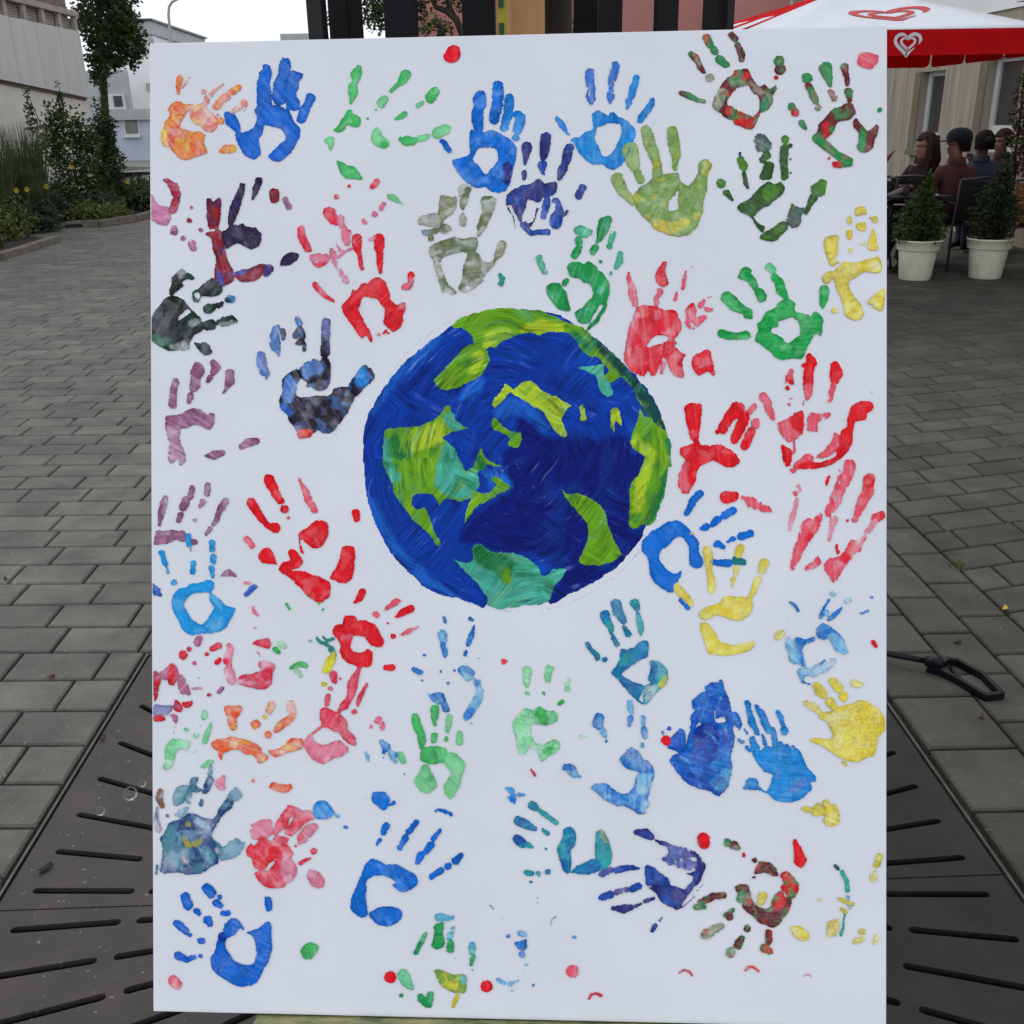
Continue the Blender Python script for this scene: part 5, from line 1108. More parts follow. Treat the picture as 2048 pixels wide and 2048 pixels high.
PRINTS = r"""
@290,60
orange hand|O
2p 28,70 22,76 24,82 19,90 16,100 15,106 18,112 24,114 30,121 36,125 42,125 50,122 60,119 58,113 57,108 58,102 54,98 46,98 38,96 34,94 36,88 40,80 46,76 50,72 40,72 34,69;4p 44,74 54,71 60,74 67,82 71,90 66,98 60,98 56,96 52,92 48,92 44,84;1s 70,82,1.2 69,92,1.2;1p 24,94 33,93 31,104 25,114 22,108;3s 18,98,2 18,106,2 20,110,1;2s 34,47,3 32,54,2.5 32,62,1;4s 42,46,.8 39,51,1.2 36,57,.8;4s 57,60,2.5;4s 58,72,3 60,66,2.5 66,60,1.5 75,53,1;1s 66,59,1 62,63,1;2s 69,74,3.5 73,69,3.5 80,63,3.5 90,56,3.5;1s 72,72,1.5 86,61,2;4s 84,80,1.5 89,76,2.5 96,71,3.5;2p 69,90 73,84 77,87 76,91;2p 71,118 76,111 83,110 89,114 87,118 78,120
blue hand|B
p 114,34 118,33 121,35 123,42 122,46 121,50 122,56 122,68 123,76 112,80 108,74 108,60 108,52 110,46 110,41 114,38;p 130,33 133,27 139,28 141,34 140,42 138,44 136,50 136,56 140,62 139,68 133,72 128,74 123,68 123,60 125,50 128,44;p 142,39 148,41 153,43 152,47 149,50 149,55 147,60 146,65 150,70 149,77 144,78 138,77 136,74 137,70 136,64 136,52 138,46;s 160,66,5 157,72,4;s 155,76,4.5 151,86,4.5;p 77,79 84,80 90,86 93,96 92,101 87,98 82,94 78,89;p 107,76 115,74 122,73 130,74 138,77 141,82 146,91 150,95 150,102 147,109 142,117 137,123 131,127 124,127 119,123 123,118 130,110 136,105 134,98 130,95 122,93 116,92 114,100 110,106 111,112 112,120 108,124 103,125 96,121 92,114 89,108 88,100 96,99 104,95 108,88 106,80
maroon palm|M
2p 4,150 7,158 12,168 18,170 20,172 22,170 24,174 25,182 22,189 18,189 12,187 6,184 4,178;s 22,146,2.5 28,152,4.5 31,160,4;s 30,165,4 28,172,4 27,176,2;2s 45,172,1.8;s 43,184,2.5;2s 28,192,3
@640,60
green hand|G
s 37,37,3.5 35,44,5 34,50,3;s 32,54,4 32,60,5 30,70,1.5;s 83,43,5 79,50,4 76,53,2;s 74,54,2.5 69,59,1.5;2s 62,67,4 59,71,4.5;s 54,77,1.2;s 111,60,4.5 107,65,5.5;2s 99,70,1.5 95,73,2;s 82,81,2.5 78,84,2.5 73,86,1.2;2s 121,96,5 113,100,5;2s 104,103,2.5 96,105,3;s 90,107,4 83,107,4.5 78,105,2;p 22,84 26,78 30,77 33,81 39,84 40,89 38,94 32,94 26,92 22,98 17,99 13,97 18,92;2p 8,103 4,107 8,112 10,117 13,111 14,104;2p 50,100 54,94 58,96 62,104 67,107 67,112 61,115 55,113 50,107;s 62,111,4;s 46,86,1.2;s 44,95,.8;p 16,127 20,127 28,131 33,132 38,137 41,144 34,144 27,144 20,139;2p 65,159 72,159 78,165 82,169 74,167 67,164
blue hand|B2
p 150,61 154,58 159,60 161,66 160,74 158,79 158,94 154,100 150,98 147,92 146,82 148,74 148,66;s 172,54,5 172,64,6;s 171,72,5.5 168,86,5;2s 183,66,4.5 182,80,5 178,94,4;2s 191,82,4 194,86,5 191,96,5;2s 189,104,3.5;p 146,96 152,99 160,98 166,97 176,101 184,106 190,115 189,124 187,134 185,142 182,152 176,157 168,157 160,152 152,153 145,150 138,144 131,134 128,126 136,124 141,122 145,118 144,108;h 152,116 160,114 170,116 172,124 168,130 160,139 154,132 148,125;s 118,107,2 122,112,3 125,117,2.5;3s 181,132,4 181,140,4 180,147,2.5
grey olive hand|OL
2p 116,160 124,161 132,161 132,168 130,174 128,178 120,184 118,190 113,182 115,172;2p 95,188 96,182 104,178 114,178 116,186 110,188 102,189;s 140,155,6 139,163,4 138,172,2;2s 138,182,3.5;s 165,165,5 162,176,4.5 156,190,4;s 120,192,5
red fingertip spot|R
p 119,26 122,19 128,15 134,17 136,23 134,29 128,32 121,31
@1000,60
light blue hand|B3
1s 87,42,4.5 87,50,4.2 88,56,3.8 88,66,4.5 88,72,1.5;1s 111,35,4.5 109,45,4 107,55,2.5 107,64,4 106,70,1.5;s 132,46,2.5 129,55,3.8 127,63,3 125,68,2;s 124,70,3.5 122,76,1.5;s 147,68,2.5 143,77,3.5 137,84,4 135,88,2.5;2s 55,85,2 60,92,3 66,101,1;p 88,82 94,78 100,80 104,83 108,79 114,84 120,86 126,91 131,96 131,103 128,109 126,116 122,124 117,131 110,135 103,133 97,129 90,130 82,125 76,118 72,110 68,107 72,104 78,103 82,99 90,96 90,92;h 95,94 104,91 114,91 117,98 114,107 110,115 104,122 99,121 96,114 92,106 93,99
navy hand|N
s 26,113,5 25,121,3.5 24,130,1;s 24,138,2.5 23,143,2;s 44,104,5.5 43,116,4.5 42,123,3;2s 41,131,4.8 42,138,2;s 67,114,4.5 64,125,4 60,136,4.5 57,144,2;s 80,152,3.5 76,160,3.5;p 6,160 14,154 22,150 30,148 38,144 43,148 48,147 55,147 55,156 52,159 48,161 42,162 40,166 36,167 30,165 27,164 25,172 22,178 20,190 19,186 10,170 6,170;2s 46,164,3 44,172,3.5 42,180,3;2s 54,166,4 56,176,6 54,186,6;s 36,173,1 33,182,1.5 28,187,3.5 22,188,2;s 8,172,1 13,182,.8 16,192,.5;s 62,178,2 65,175,1.5;2s 22,188,2.5 30,196,2.5 46,195,3;h 30,176 34,172 32,184 26,186;h 50,170 52,166 53,172 48,180
olive green hand|OG
s 141,97,5 144,108,6 148,119,5 152,130,4.5 152,140,5;s 166,98,5 168,110,6 170,122,4 169,134,2;2s 126,117,8 129,130,6;s 133,138,4 136,145,4;2s 113,144,6 119,156,5 128,166,3.5;p 128,160 136,152 144,147 150,140 156,140 164,138 172,138 174,146 180,150 186,148 192,140 200,150 197,165 195,178 190,190 183,197 174,200 164,198 156,192 148,188 140,182 135,176 131,170;h 164,165 169,160 172,155 171,165 173,172 168,174 163,174;s 198,131,6 196,140,5 193,148,6;3s 152,188,5 164,192,6 178,186,4
@1380,60
brown red green hand|X
s 1,24,3 6,28,3 9,33,2.5;s 10,36,3 13,41,2;4s 19,46,4;2s 16,8,4 19,14,4;2s 23,19,3.5 25,22,2.5;2s 29,29,4.5 35,34,3;s 40,5,3 44,9,3;s 46,15,3 50,24,3.5 50,28,3;s -9,61,2.5 0,64,2.8;2s 0,64,2.8 7,68,2 13,69,2.5;2s 86,30,5;s 87,38,5.5;3s 83,46,2;p 44,41 50,38 56,38 60,46 66,55 72,53 77,57 82,53 84,57 80,64 80,70 75,77 68,80 66,86 62,94 57,96 50,94 44,88 36,86 28,80 22,74 23,66 28,56 34,48 39,45;h 40,62 48,56 56,54 60,60 65,64 67,72 66,79 60,83 52,80 44,76 36,72;2s 46,42,4 42,50,4 50,50,3;3s 55,44,3;3s 38,78,5;3s 46,88,4 58,92,4 65,83,2;4s 30,62,5 28,70,4;2s 76,66,4 71,76,3
brown green hand|X2
2s 98,74,3.5;3s 102,80,4;2s 108,90,3 112,96,1.5;2s 113,47,5;s 115,55,4 117,60,3.5;2s 117,60,3.5 121,68,3.5;4s 124,75,3.5;2s 131,37,6 133,46,4.5 135,54,1.5;4s 136,60,3 139,66,3.5;s 149,36,3.8 151,45,2.5 152,52,2.5;s 153,60,4 154,68,2.5;p 150,71 156,71 160,80 156,86 148,88 142,90 138,100 133,103 131,106 140,114 148,122 156,123 157,128 150,133 146,130 142,124 132,118 122,110 118,104 122,99 124,91 130,85 138,76 144,75;2s 122,104,4 132,113,4 144,122,4 152,128,5;2s 137,96,3;3s 131,92,3 132,102,2;p 160,85 164,90 170,97 176,95 180,91 183,95 180,103 176,114 172,118 164,118 161,112 164,104 160,96 157,92;2s 166,102,3 165,114,3;3s 140,130,3 145,131,2.5;3s 134,124,1.5;2s 183,77,2.5
pale red fingertip spot|RP
p 161,30 164,22 172,22 182,24 181,31 176,37 168,37 162,34
dark green hand|DG
2s 49,125,3.5 52,132,4;s 52,138,2 54,148,2.5 56,153,1.2;3s 48,120,1.5;4s 68,106,6 74,112,5.5 70,112,7;s 74,121,4 70,126,3;s 76,132,5 74,140,5.5 70,142,3;2s 92,106,4;s 91,115,4.5 90,126,4 91,134,3.5 91,142,3.5;s 97,112,2;s 97,125,1.2;s 97,138,1.2;2s 30,148,4.5;s 35,157,3 41,164,1.2;p 48,168 54,165 62,158 70,150 76,147 82,149 88,147 92,154 88,160 83,164 76,170 68,174 62,180 66,186 72,190 70,196 64,190 58,180 50,177 45,172;2s 77,158,7;4p 96,174 98,167 104,171 110,172 108,180 106,188 100,192 92,184;s 112,176,2 116,168,3 119,162,4;2s 124,154,7.5 128,148,4;s 90,190,5 80,198,6 70,200,3
@290,420
dark purple and red hand|PR
p 60,-10 64,-12 66,-8 71,-12 74,-8 73,6 72,16 70,20 66,19 62,18 60,8;p 59,21 66,20 73,20 76,26 77,36 79,46 83,54 86,60 86,68 80,72 74,74 68,70 67,58 69,48 66,38 64,28 60,25;2s 94,-24,2.5 92,-15,3.5 87,-3,4.5 84,8,3.8 83,16,1.5;2s 110,-28,3.8 107,-19,2.8 104,-11,1;s 125,-16,5 125,-11,4.5;4s 136,-10,3 139,-2,2.5;2p 74,22 80,18 84,14 90,15 94,13 99,16 106,17 112,22 113,28 110,35 104,38 98,37 93,33 88,33 82,36 77,37;5p 70,58 76,64 76,74 70,68;p 86,62 92,58 100,57 106,54 112,52 118,53 114,62 108,68 98,70 90,68;5p 86,62 94,57 100,58 94,63;5s 120,57,4.5 117,63,2;2p 131,54 132,47 137,42 144,41 149,44 147,48 140,53;4s 20,-29,2;4s 54,19,2;4s 28,21,3.8;4s 37,28,2.5;4s 46,33,4.5 47,37,3
black green hand|K
p 26,68 30,62 36,57 40,60 46,63 48,67 44,68 40,67 37,70 38,74 33,77 28,82 24,82 25,74;4p 31,60 37,57 39,61 33,66;2p 26,66 30,62 31,66 27,69;p 64,66 70,68 75,74 74,80 70,83 62,84 55,84 53,88 48,89 45,84 47,79 54,74;h 48,82 51,80 53,83 51,86;5s 83,86,4;s 80,87,3;s 74,91,2.5 68,93,3 62,95,4.5 61,96,4.5;s 63,111,5.5 60,112,4.5;s 72,109,3 78,106,3.5 84,104,2 89,107,1;4s 74,112,1 80,110,2 88,109,1;p 20,85 28,83 36,86 42,92 45,97 50,101 55,107 57,113 54,118 47,121 44,128 43,134 40,136 30,136 22,136 12,131 7,125 5,116 6,106 9,99 14,93;h 33,104 36,100 41,96 44,99 38,103 32,107;3s 9,124,3 16,130,3;4s 45,110,2 50,109,2;4p 24,132 34,128 41,130 40,136 30,136;p 47,127 53,129 57,127 62,130 65,136 63,140 58,140 53,136
mauve hand|MV
p 46,150 50,147 55,149 58,154 56,160 54,163 54,170 48,176 45,176 43,170 44,163 44,156;s 44,180,3.5 43,185,2.5;s 66,147,3 69,152,4 66,157,3;s 63,162,3 61,165,2;s 82,158,4.5 82,165,4.5 80,170,2.5 76,177,1;s 30,166,3.2 28,172,3.5 27,180,3.5 27,188,3.8
dark blue black hand|NB
4p 127,110 131,113 130,122 131,130 131,137 129,142 126,138 121,134 120,126 122,116;s 133,117,2.5 134,124,2;4s 147,104,2 149,110,3.5;s 145,122,3 150,116,4 153,122,2.5 150,128,3;s 154,129,2 154,135,2;s 147,129,1.5;4s 112,140,4 113,148,5 115,156,4;4s 119,158,2 118,162,1.5;s 176,108,3 175,118,4 174,128,4 174,138,4.5;3s 174,108,3.2 175,117,4;p 168,146 172,142 178,145 180,152 180,160 178,168 175,173 168,175 160,171 156,171 156,166 150,162 150,152 156,148 164,143;4p 152,150 160,146 170,148 172,156 164,160 154,162;p 142,156 146,154 151,156 150,164 147,170 146,178 151,181 160,180 170,179 176,180 180,177 183,172 190,171 200,172 203,180 198,192 190,204 182,214 174,216 167,212 163,216 155,220 147,214 140,204 136,194 130,186 130,182 133,176 133,164;4p 134,165 140,160 145,166 146,174 142,184 134,186;5s 133,190,3 140,196,3;2s 200,170,3 206,162,3;7s 150,217,3.5 158,216,3.5;p 198,168 204,158 208,152 214,150 220,155 222,162 218,167 214,170 210,174 204,180;6p 205,156 211,151 215,158 217,165 210,172 203,168
@640,420
red hand with pale fingers|R2
s 36,28,5 36,36,4.5 38,42,2 39,50,2.2 41,57,1.5;s 57,28,5 57,36,5 58,42,3 58,52,3.5 58,60,2;p 40,71 46,71 50,67 56,65 62,68 66,76 68,85 72,91 76,91 82,89 83,95 80,102 80,110 74,117 70,117 62,110 62,100 62,95 58,90 55,86 50,85 44,84 40,88 38,95 40,102 44,110 48,117 51,124 49,128 45,122 40,124 33,114 27,106 21,96 22,91 28,85 31,77 36,79;s 64,117,1.5 66,119,1.2;s 62,119,1.2;4s 57,120,2;s 88,63,3 87,67,2.5;4s 86,73,3.5 82,75,3;4s 88,68,2.5;4s 80,92,3
faint red hand|RP2
s 9,3,6 13,9,5 16,13,2.5;4s 20,8,3 22,16,3 25,24,4.5 26,32,3;4s 28,22,3;s 29,20,1.5;4s 25,30,3;4p 0,44 6,42 10,47 8,50 2,50;1p 16,32 20,37 26,38 32,34 30,30 34,28 33,36 28,40 24,43 20,46 15,49 9,44 8,40 12,37 17,42;4s 52,27,2 48,29,1.5;4s 14,50,2 17,56,1.5;1s 18,57,1.5 22,62,3 25,69,2.5;p -22,18 -16,15 -13,26 -9,34 -8,40 -14,40 -20,30;s -5,72,2.8 0,78,2.8 6,84,1.8 13,88,1.5;p -8,51 -2,50 7,51 2,55 -2,56;4p -10,44 0,42 10,44 8,50 -8,50;s 28,-23,1.5;4s 43,12,2.5;4s 42,10,2;s 16,-13,2.5;4s 23,-23,1.5;s 55,-27,3 50,-22,2;4s 62,-6,2 59,-1,2;4s 53,4,2.8
grey olive hand|OL
4p 95,12 97,6 106,4 114,5 117,10 113,16 100,15;3p 98,20 106,18 112,18 110,22 102,25;s 115,19,2.5 124,18,3;s 111,20,3;s 160,-8,5 162,3,4.5 157,15,4 154,22,2.5 153,25,1;s 140,-12,3;4s 138,6,3 138,13,3;2s 170,46,2 174,40,4.5 176,34,4;p 105,38 110,33 120,29 130,26 138,28 144,26 152,27 153,33 150,40 154,43 157,50 164,50 172,46 166,56 160,62 155,70 148,76 140,80 134,76 136,70 138,62 138,54 143,43 134,41 124,44 118,47 116,54 120,62 123,70 128,76 133,80 128,82 124,78 118,80 116,74 113,62 111,52 107,46;2s 128,79,3.5;4s 112,48,3 114,56,3 116,64,2.5;4s 144,76,3 156,68,2;s 107,27,3
teal dab|T
s 174,62,1.5 176,66,2.5 175,71,2.5 172,71,1
@1000,420
green hand|G2
4p 72,17 78,15 84,17 89,19 88,24 82,27 77,25 71,22;s 76,30,4 77,35,3 74,40,3.5 72,44,3.5;s 104,10,4.5 101,13,6 99,20,5 97,26,3.5 94,31,1.5;s 92,36,3 90,40,3.5;4s 109,23,3 107,30,3;s 106,35,2.8;4s 116,42,2.5 115,50,3.5 112,56,2;s 107,61,1.5;s 97,50,1.5;4s 38,47,3.5 41,55,3.5 43,60,2.5;s 62,71,2.5 65,68,2;p 45,74 50,70 56,70 60,74 64,80 66,88 68,96 66,98 58,97 53,92 48,86 45,80;p 65,54 70,50 78,50 80,52 86,50 92,54 99,61 105,69 106,78 104,90 100,100 95,108 88,114 83,117 88,108 84,110 79,111 74,106 72,99 80,94 86,87 90,83 88,74 86,71 80,70 76,66 70,65 66,60;4s 97,78,3;h 99,92 96,98 92,105 88,108 95,94
red smudged hand|R3
4s 124,61,1.5 126,70,2.8 128,80,4.2 130,90,3.5 131,94,1.5;s 124,61,1.5 125,68,2;s 159,51,2 156,58,3.5 155,66,5.5 158,70,4.5;4s 154,79,3.5 151,86,2 151,92,2;4s 179,60,1.2 178,68,2 177,76,1.5;4s 185,55,1;4s 170,82,2.2 169,87,1.5;s 170,80,1.2;p 131,97 134,93 144,92 152,94 160,97 166,96 170,98 174,106 176,114 172,121 168,125 171,129 168,131 174,137 179,140 176,146 178,158 176,162 170,161 165,156 162,148 158,142 154,152 150,160 146,160 143,155 140,160 132,159 125,154 120,145 121,132 124,116 128,104;h 144,128 148,123 155,121 163,124 158,128 150,130 145,132 142,132;4p 125,112 131,100 134,102 130,118 126,132 123,140;4p 152,96 156,100 154,106 148,104;4s 158,148,2 157,156,3;4p 178,98 182,92 188,92 190,100 186,108 182,110 188,114 184,116 178,108;s 180,96,1.5 186,91,1.5;4s 194,92,3 197,88,1.5;4s 190,108,4 197,104,3;4s 200,96,2.5 205,96,1;4s 200,85,1 204,84,.7;p 185,143 192,138 202,135 204,140 206,150 208,158 206,160 200,156 192,160 186,153
@1380,420
green hand|G3
s 54,60,5 50,64,3.5 58,66,4;s 60,69,4 64,76,2.5;s 67,80,4.5 69,84,5;4s 76,55,4 80,58,3.5;s 82,65,3.5 86,70,4 88,78,5 92,84,3;s 36,85,6 42,91,6 50,96,4.5 58,99,2.5;s 55,101,3.5 58,103,2.2;s 30,119,3.8 36,121,4 44,122,3.2 54,121,4.2;p 88,88 93,86 100,88 102,92 101,98 108,99 116,102 121,98 126,101 129,106 128,112 128,118 126,122 122,120 118,124 114,132 110,140 106,144 98,143 90,145 84,143 78,138 70,132 63,126 63,121 66,116 65,110 69,107 72,101 75,97 82,95 84,91;h 86,108 92,106 99,104 104,108 106,114 106,120 100,125 93,129 90,124 86,121 79,118 78,115 84,114 86,110;s 130,78,5 129,84,4.5 128,90,3 128,95,1
yellow hand|Y
p 160,-2 168,-3 170,4 165,5 160,6;s 154,8,2.2 154,12,2;2s 154,22,2.5 154,26,2.5;s 155,39,2 ;p 161,13 169,12 170,18 166,21 161,18;p 172,7 180,6 181,12 177,13 175,9;2p 176,18 178,20 180,30 181,39 172,38 173,30;1s 168,32,2.5;p 129,29 134,25 143,25 143,36 142,44 140,47 144,51 140,53 136,55 132,45 130,38;p 131,60 138,59 148,51 158,51 168,48 176,47 182,45 185,52 184,60 178,61 168,60 160,65 153,70 156,80 162,88 167,96 168,102 163,107 156,106 150,101 147,90 143,80 141,74 138,66 135,70 130,72 127,66;1s 179,54,4;2p 178,82 186,76 188,80 188,92 184,98 178,95 174,95 176,92 170,90;s 139,97,2.5;1s 142,98,2
red hand|R
s 115,142,3.5 117,147,5.5 115,155,4.5 114,162,5 114,168,5;s 110,150,2.5;4s 114,172,4.5 114,178,3.5 113,183,1.2;s 110,182,1 110,188,.8;s 140,150,4 141,158,6.5 140,164,4.5;4s 138,170,2.5 136,178,2.5 135,184,2;4s 98,156,2.5 96,162,3.5 98,166,2.5;s 94,172,2.2;s 97,166,2;s 93,160,.9 92,168,.9;4s 98,182,2;4s 96,188,1.5
@290,780
+mauve hand|MV
p 20,26 24,24 31,24 38,21 44,18 52,18 57,21 60,24 63,22 67,24 67,32 64,37 60,38 54,35 48,34 42,36 34,38 30,40 22,40 20,38;4p 21,38 34,37 33,45 35,52 38,58 40,64 39,70 34,73 32,68 27,71 24,70 22,62 23,52;s 59,64,1.5 66,63,4 74,61,3;s 93,55,2.5 100,51,4 108,49,3
mauve hand with short palm|MV
s 20,104,2 18,110,3.5 16,120,3 14,130,1.5;s 46,94,2.5 44,102,3.5;s 40,106,4 37,113,4;s 35,120,3 33,126,2.5;s 61,92,3 60,100,3;4s 56,108,3 53,113,1.5;s 78,107,3 74,114,4 70,121,2;s 70,124,3 66,130,2;s 63,134,2 60,139,1.8;4s 48,126,1.8;p 11,136 18,136 25,135 33,136 38,135 41,142 38,147 30,145 24,148 10,150 9,147;s 48,147,3;p 73,180 76,175 82,173 87,177 89,181 82,180
sky blue hand|B4
s 42,141,3 43,149,3;s 65,147,3 65,154,3;s 66,161,2.8 66,166,2.5;s 65,172,3 66,180,1.5;s 16,157,2.5 20,168,2.5;s 21,171,1 22,176,1.8;s 47,167,2.5 46,176,2.8;s 28,186,2.8;4s 44,152,1 45,160,1;p 27,198 34,191 41,190 43,187 52,187 54,186 62,183 67,186 67,192 64,195 67,197 70,200 74,204 80,209 87,210 86,216 83,222 79,229 73,233 64,235 50,236 47,237 42,236 37,232 33,224 29,216 26,208;h 38,206 44,198 52,196 62,196 62,202 66,210 62,218 57,225 52,225 46,221 41,214;2s 8,189,2 11,194,4 15,198,2;2s 106,190,2.5 98,197,2.5
red hand|R
s 120,87,5.5 124,95,4.5;s 126,100,4 131,107,3.5;s 103,109,5 108,117,4 113,124,3 118,131,3 126,133,5;s 135,115,4;4s 138,123,2;4s 148,84,.6 155,98,3 159,108,4 164,116,3;4s 98,144,3 103,150,3.5;p 110,158 116,152 123,155 128,169 122,168 114,167 110,163;p 148,140 155,134 164,127 168,125 176,128 178,136 175,145 170,152 162,153 152,145 150,148 154,158 150,156;p 138,156 145,154 153,166 148,172 142,174 152,175 165,179 178,185 179,196 175,203 168,205 158,199 150,191 140,181 132,177 129,173 134,166 140,164;3s 159,198,1.5;p 179,181 184,172 188,162 191,152 197,150 202,152 203,162 202,174 200,182 194,187 183,184;s 204,119,4 205,124,3.5
@1280,780,.3864
red hand with raised thumb|R
p 34,14 38,10 46,10 48,14 47,22 46,32 45,38 47,42 54,43 62,42 70,46 74,50 77,55 74,59 68,60 62,57 56,54 50,57 46,60 44,64 43,70 40,76 37,80 31,79 29,74 30,66 33,58 35,54 31,50 31,45 34,43 41,41 38,36 36,26;4p 33,56 38,56 36,66 38,76 32,78 30,70;s 75,15,6 69,21,4 64,30,4 60,32,2;4s 88,13,2.5 84,17,2.5;s 81,22,4 77,30,4 73,38,3.5;4s 90,26,4;s 86,32,3.5 81,43,3.5;4s 95,5,3 98,9,3 100,15,3.5 103,22,1.5;s 67,83,5 72,82,4;4s 79,83,1.5 86,87,4 97,92,3 101,93,1.5
+red hand under the green one|R
4p 106,26 112,23 118,19 126,16 126,26 126,33 120,38 114,40 110,36;p 116,20 126,16 126,32 118,30;4p 130,18 136,18 147,17 145,22 138,24 137,32 132,33 129,30;p 109,42 114,44 118,48 116,58 112,59 110,52;4s 118,62,2 122,58,3 130,53,4;4s 119,40,1 119,48,.8;p 120,60 128,55 138,56 150,52 152,46 155,33 160,28 166,22 165,30 164,40 160,48 152,55 142,60 130,61;4p 136,52 142,46 148,40 150,32 154,36 152,46 145,52;p 160,22 164,12 172,8 179,10 180,15 176,18 174,23 168,24 164,27 160,30
smeared red hand|RS
4s 122,74,1.5 124,78,1;s 120,80,2;1s 122,84,1.5 118,96,2 115,108,1;4s 154,62,.8 153,72,1.3 148,84,1.5 144,94,1.5;s 146,67,1 144,73,1.2;4s 162,58,4.5 160,66,4.5 156,76,3 151,88,3 146,96,2.5;s 177,69,4.5 176,78,4.5 171,88,4;4s 171,88,4 166,100,2.5;s 182,99,3.5 187,97,3;1s 180,103,2.5 174,112,2 168,124,1;s 173,115,1 169,124,1;4p 124,104 130,98 134,100 140,94 141,100 136,110 130,118 126,126 122,134 118,140 116,138 118,126 122,114;s 138,100,2 130,115,2.5;4p 128,136 134,132 138,128 140,134 134,138 128,140;4p 142,134 146,130 154,128 164,118 167,116 168,124 160,134 154,144 150,149 146,144 142,138;s 164,118,2 158,130,3;s 150,103,2;1s 150,100,3 148,106,2 146,116,1;s 160,101,1;s 152,120,1.2 153,126,1.2
blue hand|B2
s 46,80,2.8 40,87,3 36,95,2.2;s 72,93,2.8 65,97,3;s 60,100,3 56,104,2;s 51,106,3 47,107,1.5;s 85,111,2.8 78,113,3.2;s 72,115,2 68,117,1.2;s 60,119,3 64,121,2;s 56,133,2.2 68,134,3;5s 74,132,3.5 80,133,2;p 2,116 8,110 16,105 24,101 30,101 35,104 40,110 45,117 46,126 49,132 48,137 43,138 38,135 38,126 37,120 33,114 28,114 22,120 16,124 15,130 18,136 23,140 28,142 32,140 30,146 27,152 25,157 20,155 15,152 9,146 7,138 6,130 1,124;s 32,162,1.8 37,168,2
yellow hand|Y
s 52,124,3.5 53,130,3.5 53,138,2 55,146,2.8 55,155,2.5;s 77,122,3.2 76,127,3;s 74,138,2 74,142,1.5;s 72,146,1.8 71,152,1;s 96,134,4 94,140,2.5;s 91,146,2.5 88,154,2.5 84,163,1.2;p 45,174 48,169 56,166 62,164 65,159 72,159 80,160 86,161 87,168 84,174 78,178 70,177 64,175 58,174 50,178;2s 61,170,2 66,172,3;p 46,181 52,180 57,186 62,194 72,197 82,195 88,194 88,199 80,203 66,205 54,204 50,196;s 28,152,2.5 34,159,3.2 39,165,2.5;s 40,111,1.5
@290,1140
crimson hand at the edge|RM
p 8,100 12,98 16,104 14,112 12,122 9,127;p 20,96 25,90 29,91 33,98 32,106 27,112 23,110 21,104;4p 14,100 20,95 24,92 21,106 18,106;4p 32,104 36,101 40,106 43,114 44,121 38,120 34,118;p 38,127 46,126 45,131 39,133 36,128;p 28,128 30,125 37,132 34,137 28,135;5p 9,129 16,131 26,130 26,136 20,140 9,140;p 9,141 16,140 20,143 18,146 12,147 9,146;4p 24,140 31,138 32,146 30,149 26,144;s 37,82,4.5;s 43,76,2.5;4s 53,66,3 51,70,3.5;s 60,81,2;s 65,76,2.5 71,73,3.5;s 48,90,2;s 70,89,3 72,87,2;1s 46,115,1 54,114,1.5;6s 72,117,2.5 75,114,2;s 62,120,1.8;6s 52,104,.9
pink red hand|RP2
4p 80,70 84,72 86,76 84,86 84,92 86,97 88,104 88,110 82,110 78,104 76,98 78,92 75,88 77,82 80,76;s 81,73,2.2;s 78,88,2.5;s 105,71,1 110,70,3 117,71,5;s 109,79,1 111,83,1;4p 110,88 122,88 126,93 123,98 112,96;p 112,97 123,95 123,106 121,111 116,115 108,115 98,112 90,110 90,105 94,101 102,100 110,98;4s 92,108,1.5 104,109,2;4s 105,36,1.5 106,41,1.2 109,44,1;s 97,12,1.5 101,13,1.5;4s 106,56,1.5
green paint dabs|G
s 126,76,2.5 129,79,2;4s 130,70,2.5 134,73,3;s 142,94,2.5 149,90,2.5 155,92,2.5;4s 147,98,3 150,102,2;s 137,33,1.2 140,38,1.2;s 168,32,1.5;s 172,38,1.2;s 187,42,.9
yellow and teal finger streak|YT
2s 166,65,1 170,70,1.5 176,72,2;2s 172,64,1 176,68,1.5 182,66,1.5;2s 180,76,3 184,82,1.5;4s 160,68,1.5;p 171,98 174,88 178,82 184,80 184,86 179,98 175,100;s 173,110,2.5;4s 170,114,1
orange hand|O
p 77,133 80,130 86,131 92,130 94,134 92,139 89,143 89,152 86,155 83,153 80,146 78,140;1s 82,142,1 84,150,1;4s 123,130,3.5 120,136,3.5;3s 116,142,2;s 107,149,4.5;4s 141,129,3.5 142,136,4;s 143,140,3 137,146,4 131,150,4 127,155,2.5;s 119,159,3.5;p 64,167 70,163 78,162 84,160 90,162 100,164 108,168 113,172 113,176 120,180 116,185 110,186 106,180 102,178 96,178 92,174 84,174 76,177 74,184 72,180 70,174 65,171;3s 112,182,3;4s 86,167,3;p 119,174 130,172 136,168 142,162 150,162 154,166 152,172 144,175 134,178 127,180 122,178;4s 146,168,3 130,177,2
small pale green hand|GP
p 19,176 21,168 26,163 34,163 42,164 44,168 40,174 34,172 30,178 28,184 26,190 20,193 18,190 20,184;s 57,142,2.5 58,138,2.5;s 54,150,1;s 40,154,2;s 50,159,2.8;s 64,148,1 61,156,2.5 58,166,2.5;4s 45,176,1 50,174,1;4s 30,150,.8 28,158,.8;p 54,188 60,184 66,183 66,187 60,190 55,191
@640,1140
rosy red hand|RR
